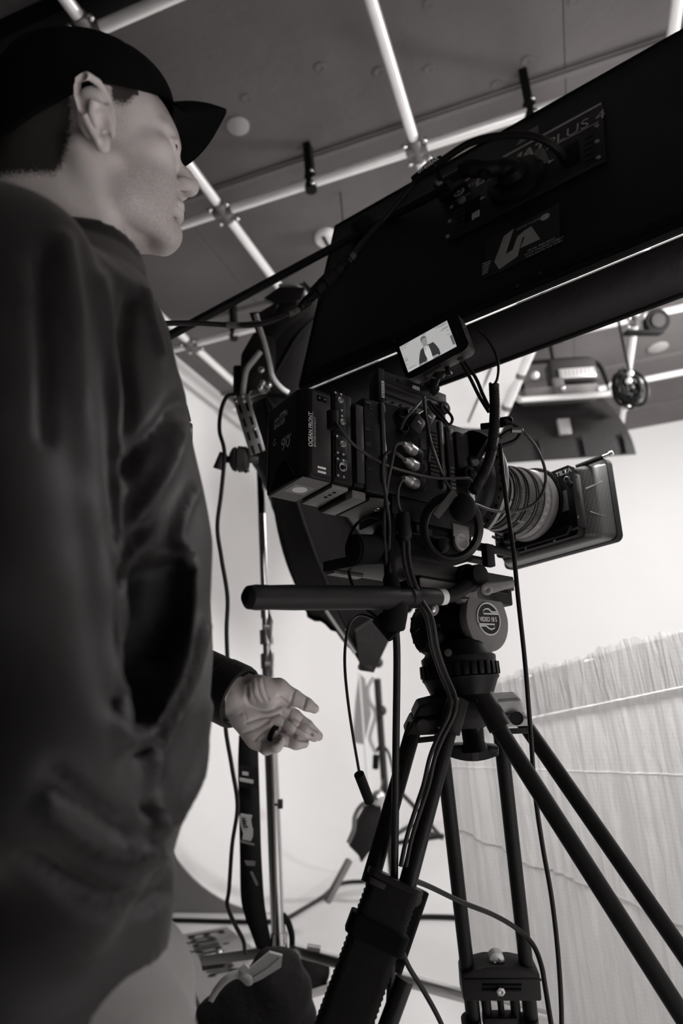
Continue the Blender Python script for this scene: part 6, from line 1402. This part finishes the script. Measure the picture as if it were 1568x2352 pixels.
stick([(552, 1869), (579, 1873), (576, 1884), (578, 1898), (581, 1908), (580, 1922), (576, 1932), (556, 1928), (558, 1914), (553, 1898), (550, 1884)], PST)
for k, w_ in enumerate((9, 10, 8, 11)): stick([(555+k*1.2, 1878+k*6), (555+w_+k*1.2, 1880+k*6), (555+w_+k*1.2, 1883+k*6), (555+k*1.2, 1881+k*6)], BLK, 'sticker_text', 2.052)
stick([(552, 1930), (584, 1939), (583, 1943), (552, 1935)], PSD); stick([(561, 1977), (586, 1979), (585, 1989), (566, 1988)], PSD); stick([(574, 2003), (579, 2002), (593, 2032), (588, 2035)], PSD)
tg_ = tag(MB(Fr3(P(643, 1848, 2.1), cx, c0, cy)).box(-.008, .008, 0, .01, -.014, .014, .002).build('riser_tab', DGR, st), None)
MB().tube([P(630, 1848, 2.1), P(640, 1848, 2.1)], .004, 6, local=False).build('tab_stem', DGR, st)
# right-hand loose webbing by the collar
MB().tube(spline(pl((648, 2100, 2.12), (662, 2120, 2.12), (670, 2150, 2.12), (670, 2180, 2.12)), 6), .01, 6, local=False).build('webbing', BLKM, ban)
# ---- softbox: eight ribs, black fabric cone facing away
sx_t = empty('strip_softbox', P(600, 900, 2.1), 'big black fabric softbox seen from behind, left of the camera', 'softbox')
apex = P(607, 905, 2.12); rimc = P(800, 1105, 2.42)
top_p, bot_p = P(700, 655, 2.35), P(845, 1535, 2.25)
rimc = (top_p+bot_p)/2; vax = (top_p-bot_p)/2; wdir = (rimc-apex).normalized()
sidev = wdir.cross(vax).normalized()*vax.length*.5
ring_px = {}
NR = 8
rim = [rimc+vax*math.cos(2*math.pi*k/NR+.0)+sidev*math.sin(2*math.pi*k/NR) for k in range(NR)]
b = MB(); seg = 10; lvl = 12; rows = []
for j in range(lvl+1):
    t = j/lvl; row = []
    for k in range(NR):
        for m_ in range(seg):
            u = m_/seg; pe = rim[k].lerp(rim[(k+1) % NR], u)
            sag = .10*math.sin(math.pi*u)*t*(1-.3*t)
            bul = math.sin(math.pi*t)*.06
            p = apex.lerp(pe, t**.85); out = (pe-rimc).normalized()
            p += out*(bul*.9)-out*sag*.45+wdir*(-.05*math.sin(math.pi*t))
            p += out*.006*math.sin(23*u+7*t*3+k)*t
            row.append(p)
    rows.append(row)
M_ = NR*seg
for r_ in rows: b.v += r_
for j in range(lvl):
    for k in range(M_): b.f.append((j*M_+k, j*M_+(k+1) % M_, (j+1)*M_+(k+1) % M_, (j+1)*M_+k))
sfb = b.build('fabric_shell', FAB, sx_t, recalc=False); md = sfb.modifiers.new('t', 'SOLIDIFY'); md.thickness = .004
MB().tube(rows[-1], .009, 8, local=False, closed=True).build('front_rim', BLKM, sx_t)
b = MB(); b.v = [rimc+(p-rimc)*.9+wdir*-.07 for p in rows[-1]]; b.f = [tuple(range(M_))]; b.build('front_diffuser', DIFF, sx_t, smooth=0)
for k in range(NR): MB().tube(spline([rows[j][k*seg] for j in range(0, lvl+1, 2)], 3), .006, 6, local=False).build('rib', BLKM, sx_t)
# corner pocket box at the bottom tip and rods
for pts_, m in (([(816, 1452), (872, 1412), (908, 1440), (858, 1545), (826, 1540)], FAB), ([(822, 1538), (858, 1545), (852, 1530), (830, 1524)], mat('pocket_grey', .06, .6))):
    a = [P(x, y, 2.15) for x, y in pts_]; n_ = len(a); MB().addw(a+[p+c0*.05 for p in a], [tuple(range(n_))[::-1], tuple(range(n_, 2*n_))]+[(i, (i+1) % n_, n_+(i+1) % n_, n_+i) for i in range(n_)]).build('corner_pocket', m, sx_t, smooth=0)
MB().tube([P(748, 1402, 2.14), P(815, 1500, 2.14)], .006, 8, local=False).build('edge_rod', SIL, sx_t)
# lamp head on the softbox
lh = empty('softbox_lamp', P(575, 880, 2.05), 'dark lamp head with white cables and slotted bracket at the softbox back', 'lamp')
F_ = Fr3(P(590, 850, 2.08), cx, c0, cy)
MB(F_).prism([(-.055, -.08), (.02, -.08), (.05, .0), (.05, .1), (-.01, .12), (-.05, .05)], .12, .01, axis='y').build('lamp_body', mat('lamp_dark', .03, .5), lh)
MB(F_).prism([(-.03, -.09), (.03, -.075), (.045, -.06), (-.02, -.065)], .03, .003, axis='y', at=-.02).build('reflector_lip', CHR, lh)
F2 = Fr3(P(572, 985, 2.04), (cx*.9-cy*.35), c0, (cy*.9+cx*.35)*-1); 
b = MB(); a1, a2 = P(552, 910, 2.03), P(592, 1040, 2.03); dd = (a2-a1).normalized(); ss_ = dd.cross(c0).normalized(); F2 = Fr3(a1, ss_, c0, dd)
br_ = MB(F2).box(-.024, .024, -.006, .006, 0, (a2-a1).length, .003).build('slotted_bracket', SIL, lh)
for k in range(4):
    for x in (-.011, .011): MB(F2).box(x-.004, x+.004, -.0068, -.006, .025+k*.042, .025+k*.042+.026).build('slot', HOLE, br_, smooth=0)
for px, py in ((538, 910), (557, 910), (541, 921), (559, 921), (585, 985)): MB().ball(P(px, py, 2.02), .006, n=10, m=6).build('bolt', SIL, lh)
MB(Fr3(P(550, 870, 2.05), cx, c0, cy)).box(-.02, .012, 0, .03, -.06, .04, .004).build('yoke_plate', mat('yoke_grey', .09, .5), lh)
MB(Fr3(P(546, 862, 2.045), cx, c0, cy)).box(-.009, .009, -.002, .004, -.05, .03, .001).build('yoke_label', BLK, lh)
WC = mat('white_cable', .6, .5)
cable('white_cable', pl((556, 918, 2.04), (560, 880, 2.04), (566, 850, 2.04), (580, 830, 2.05), (598, 808, 2.06)), .009, WC, None, parent=lh)
cable('white_cable', pl((588, 722, 2.05), (596, 752, 2.05), (608, 790, 2.05), (618, 830, 2.06), (626, 865, 2.06), (645, 890, 2.07), (662, 902, 2.08)), .008, WC, None, parent=lh)
cable('white_cable', pl((640, 658, 2.2), (672, 655, 2.2), (695, 668, 2.2), (708, 688, 2.2)), .008, WC, None, parent=lh)
for px, py in ((600, 850), (598, 890), (617, 885), (688, 697), (603, 880)): MB().ball(P(px, py, 2.04), .011, n=10, m=6).build('chrome_stud', CHR, lh)
# top flaps of the softbox
for pts_ in ([(606, 684), (640, 660), (700, 660), (690, 690), (630, 696)], [(572, 718), (598, 716), (640, 690), (625, 730), (590, 770)], [(560, 830), (590, 770), (640, 720), (700, 700), (690, 760), (640, 900), (575, 900)]):
    a = [P(x, y, 2.16) for x, y in pts_]; n_ = len(a); MB().addw(a+[p+c0*.03 for p in a], [tuple(range(n_))[::-1], tuple(range(n_, 2*n_))]+[(i, (i+1) % n_, n_+(i+1) % n_, n_+i) for i in range(n_)]).build('back_flap', FAB, sx_t, smooth=0)
# grip head on the riser
gh = empty('grip_head', P(545, 1055, 2.06), 'round grip head with handle clamped on the stand riser', 'grip head')
gq = P(546, 1055, 2.06)
MB().lathe(P(528, 1055, 2.06), cx, [(0, .02), (.008, .034), (.018, .038), (.02, .034), (.024, .034), (.026, .04), (.05, .038), (.056, .03)], 32, local=False).build('grip_discs', mat('grip_cast', .035, .45), gh)
MB().tube([P(505, 1055, 2.06), P(592, 1056, 2.09)], .011, 14, local=False).build('grip_bolt', DGR, gh)
MB().tube([P(513, 1040, 2.05), P(501, 1078, 2.05)], [.012, .017], 14, local=False).build('t_handle', DGR, gh)
MB().tube([P(563, 1075, 2.05), P(568, 1085, 2.05)], .008, 10, local=False).build('set_screw', BLK, gh)
# hanging thin cable
cable('lamp_cable', pl((540, 905, 2.0), (520, 912, 2.0), (507, 945, 2.0), (504, 990, 2.0), (515, 1040, 2.0), (508, 1130, 1.98), (499, 1210, 1.96), (508, 1280, 1.95), (522, 1370, 1.94), (520, 1450, 1.94), (523, 1560, 1.94), (517, 1660, 1.94), (532, 1760, 1.95), (545, 1850, 1.96), (533, 1940, 1.97), (526, 2040, 1.98), (522, 2080, 1.98), (540, 2125, 2.0), (558, 2160, 2.02), (562, 2190, 2.04)), .0062, CB, 'black lamp cable hanging in waves between the man and the stand', 'cable')
# ---- sandbag over the stand base
SBG = mat('sandbag_canvas', .014, .7, noise=.3, nscale=40, bump=.4, bscale=60); WEB = mat('pale_webbing', .55, .75, bump=.3, bscale=300)
sbx = empty('sandbag', P(590, 2330, 1.75), 'dark sandbag with pale webbing handle slumped over the stand base', 'sandbag')
F_ = Fr3(P(585, 2330, 1.75), cx, c0, cy)
s = SDF((-.2, -.16, -.22), (.22, .16, .2), .007)
s.F = s.ell((-.02, 0, -.06), (.15, .1, .13)); s.add(s.ell((.04, .02, .0), (.11, .09, .12)), .05); s.add(s.ell((.06, .03, .075), (.07, .06, .07)), .05)
s.F += .006*np.sin(38*s.X+30*s.Z)*np.sin(11*s.Z+6*s.X)+.004*np.sin(70*s.Z-40*s.X)
Vq, Fq = s.mesh(); mesh_from('bag', to_world(Vq, F_), Fq, SBG, sbx)
b = MB(); wa = spline(pl((478, 2295, 1.66), (490, 2270, 1.65), (515, 2240, 1.64), (545, 2228, 1.64), (575, 2240, 1.63), (582, 2254, 1.63)), 6); wb = spline(pl((490, 2300, 1.66), (505, 2275, 1.65), (525, 2255, 1.64), (548, 2246, 1.64), (568, 2262, 1.63), (580, 2258, 1.63)), 6)
b.strip(wa, wb); o = b.build('webbing', WEB, sbx, recalc=False); md = o.modifiers.new('t', 'SOLIDIFY'); md.thickness = .004
for pts_ in ([(572, 2226), (618, 2188), (648, 2196), (645, 2222), (600, 2250), (582, 2258)], [(548, 2228), (562, 2216), (578, 2232), (586, 2256), (578, 2256)]):
    a = [P(x, y, 1.63) for x, y in pts_]; n_ = len(a); o = MB().addw(a+[p+c0*.008 for p in a], [tuple(range(n_))[::-1], tuple(range(n_, 2*n_))]+[(i, (i+1) % n_, n_+(i+1) % n_, n_+i) for i in range(n_)]).build('handle', WEB, sbx, smooth=0)
MB().tube(pl((580, 2244, 1.625), (615, 2222, 1.625), (640, 2200, 1.625)), .0012, 5, local=False).build('stitching', DGR, sbx)
cable('second_sandbag', [], .01, None, None) if False else None
# ---- cardboard sheet with marker writing, on the floor behind
cbp = [atz(x, y, .03) for x, y in ((392, 2150), (520, 2128), (592, 2185), (470, 2330))]
CRD = mat('cardboard', .3, .8, noise=.15, nscale=30)
crd = MB().addw(cbp+[p-Vector((0, 0, .025)) for p in cbp], [(0, 1, 2, 3), (7, 6, 5, 4), (0, 4, 5, 1), (1, 5, 6, 2), (2, 6, 7, 3), (3, 7, 4, 0)]).build('cardboard_sheet', CRD, smooth=0)
tag(crd, 'grey cardboard sheet with dark marker writing on the floor behind the man', 'cardboard')
e1 = (cbp[3]-cbp[0]).normalized(); e2 = Vector((0, 0, 1)).cross(e1)
text('Equipment', 'marker_writing', Fr3(atz(432, 2148, .032), e1, e2, (0, 0, 1)), (0, 0, 0), (1, 0, 0), (0, 1, 0), .26, BLKM, crd, squeeze=.62, bold=.004, thick=.001)
# ---- second stand far back, with a dark bag
s2 = empty('back_stand', P(880, 1850, 4.2), 'thin grey stand far back with clips and wires', 'light stand')
b = MB().tube(pl((866, 1560, 4.2), (874, 1680, 4.2), (882, 1790, 4.2), (888, 1850, 4.2)), .022, 10, local=False).build('pole', DGR, s2)
MB().tube([P(888, 1850, 4.2), Vector((P(888, 1850, 4.2).x, P(888, 1850, 4.2).y, .0))], .024, 10, local=False).build('pole_foot', DGR, s2)
for (x, y) in ((868, 1522), (876, 1632), (888, 1832)): MB().ball(P(x, y, 4.15), .032, n=12, m=8).build('knuckle', DGR, s2)
for pp in (((885, 1930, 4.2), (945, 1895, 4.3), (1015, 1925, 4.4)), ((885, 1940, 4.2), (950, 1930, 4.1), (1018, 1920, 4.0)), ((920, 1820, 4.2), (960, 1862, 4.2), (1012, 1922, 4.3))): MB().tube(pl(*pp), .014, 8, local=False).build('stand_leg', DGR, s2)
cable('wire', pl((858, 1555, 4.2), (845, 1580, 4.2), (848, 1610, 4.2), (862, 1640, 4.2), (852, 1680, 4.2), (850, 1700, 4.2), (862, 1728, 4.2)), .012, GPR, None, parent=s2)
cable('wire', pl((862, 1728, 4.2), (875, 1712, 4.2), (892, 1730, 4.2), (905, 1780, 4.2)), .009, DGR, None, parent=s2)
MB().tube(pl((863, 1735, 4.18), (862, 1765, 4.18)), .02, 8, local=False).build('clip', BLKM, s2)
sbb = empty('hanging_bag', P(840, 1900, 3.6), 'dark canvas bag hanging on the far stand behind the left tripod leg', 'bag')
F_ = Fr3(P(842, 1900, 3.6), cx, c0, cy)
MB(F_).prism([(.03, .15), (.075, .12), (.1, -.06), (.05, -.16), (.02, -.13), (-.03, -.2), (-.04, -.16), (-.1, -.1), (-.07, -.03)], .1, .015, axis='y').build('bag', mat('bag_grey', .02, .8, noise=.4, nscale=9, bump=.5, bscale=20), sbb)
cable('bag_strap', pl((856, 1838, 3.58), (830, 1850, 3.58), (815, 1875, 3.58), (812, 1905, 3.58), (800, 1935, 3.58)), .012, GRY, None, parent=sbb)
bar(P(802, 1975, 3.55), P(750, 2072, 3.4), .03, .03, GRY, 'strap_end', sbb)
MB().ball(P(868, 1833, 3.55), .04).build('clip_ring', SIL, sbb)
MB().tube([P(868, 1833, 3.55), P(880, 1790, 4.18)], .006, 6, local=False).build('hang_cord', DGR, sbb)
pf = [P(x, y, 5.2) for x, y in ((824, 1545), (838, 1560), (852, 1640), (836, 1710), (810, 1705), (815, 1620))]
fl_ = empty('grey_flag', (pf[4].x, pf[4].y, 0), 'pale grey cloth flag on a thin pole far back below the softbox tip', 'flag')
MB().addw(pf+[p+c0*.02 for p in pf], [tuple(range(6))[::-1], tuple(range(6, 12))]+[(i, (i+1) % 6, 6+(i+1) % 6, 6+i) for i in range(6)]).build('cloth', mat('flag_grey', .35, .8), fl_, smooth=0)
MB().tube([pf[0], Vector((pf[0].x, pf[0].y, 0))], .008, 8, local=False).build('pole', mat('pale_pipe', .75, .4), fl_)
# floor cables
cable('floor_cable', [atz(x, y, .012) for x, y in ((380, 2113), (440, 2114), (520, 2116), (600, 2117), (650, 2112), (700, 2085), (740, 2060), (770, 2035), (800, 2026), (850, 2024))], .012, CB, 'dark cable lying on the white floor behind the stand', 'cable')
cable('floor_cable', [atz(x, y, .012) for x, y in ((930, 2108), (980, 2106), (1030, 2107), (1048, 2108))], .014, CB, 'short dark cable on the floor between the tripod legs', 'cable')
# radio clip on the man's chest
rc = empty('chest_clip', P(425, 960, .82), 'black strap and clip sticking out from the jacket front', 'clip')
MB().tube(pl((408, 905, .83), (424, 935, .83), (432, 968, .83)), .004, 8, local=False).build('strap', BLKM, rc)
F_ = Fr3(P(424, 995, .83), cx, c0, cy); MB(F_).box(-.008, .006, 0, .02, -.03, .015, .003).build('clip_body', BLK, rc)
MB().lathe(P(432, 992, .83), cx, [(0, .006), (.004, .006), (.005, .003)], 14, local=False).build('clip_button', GRY, rc)
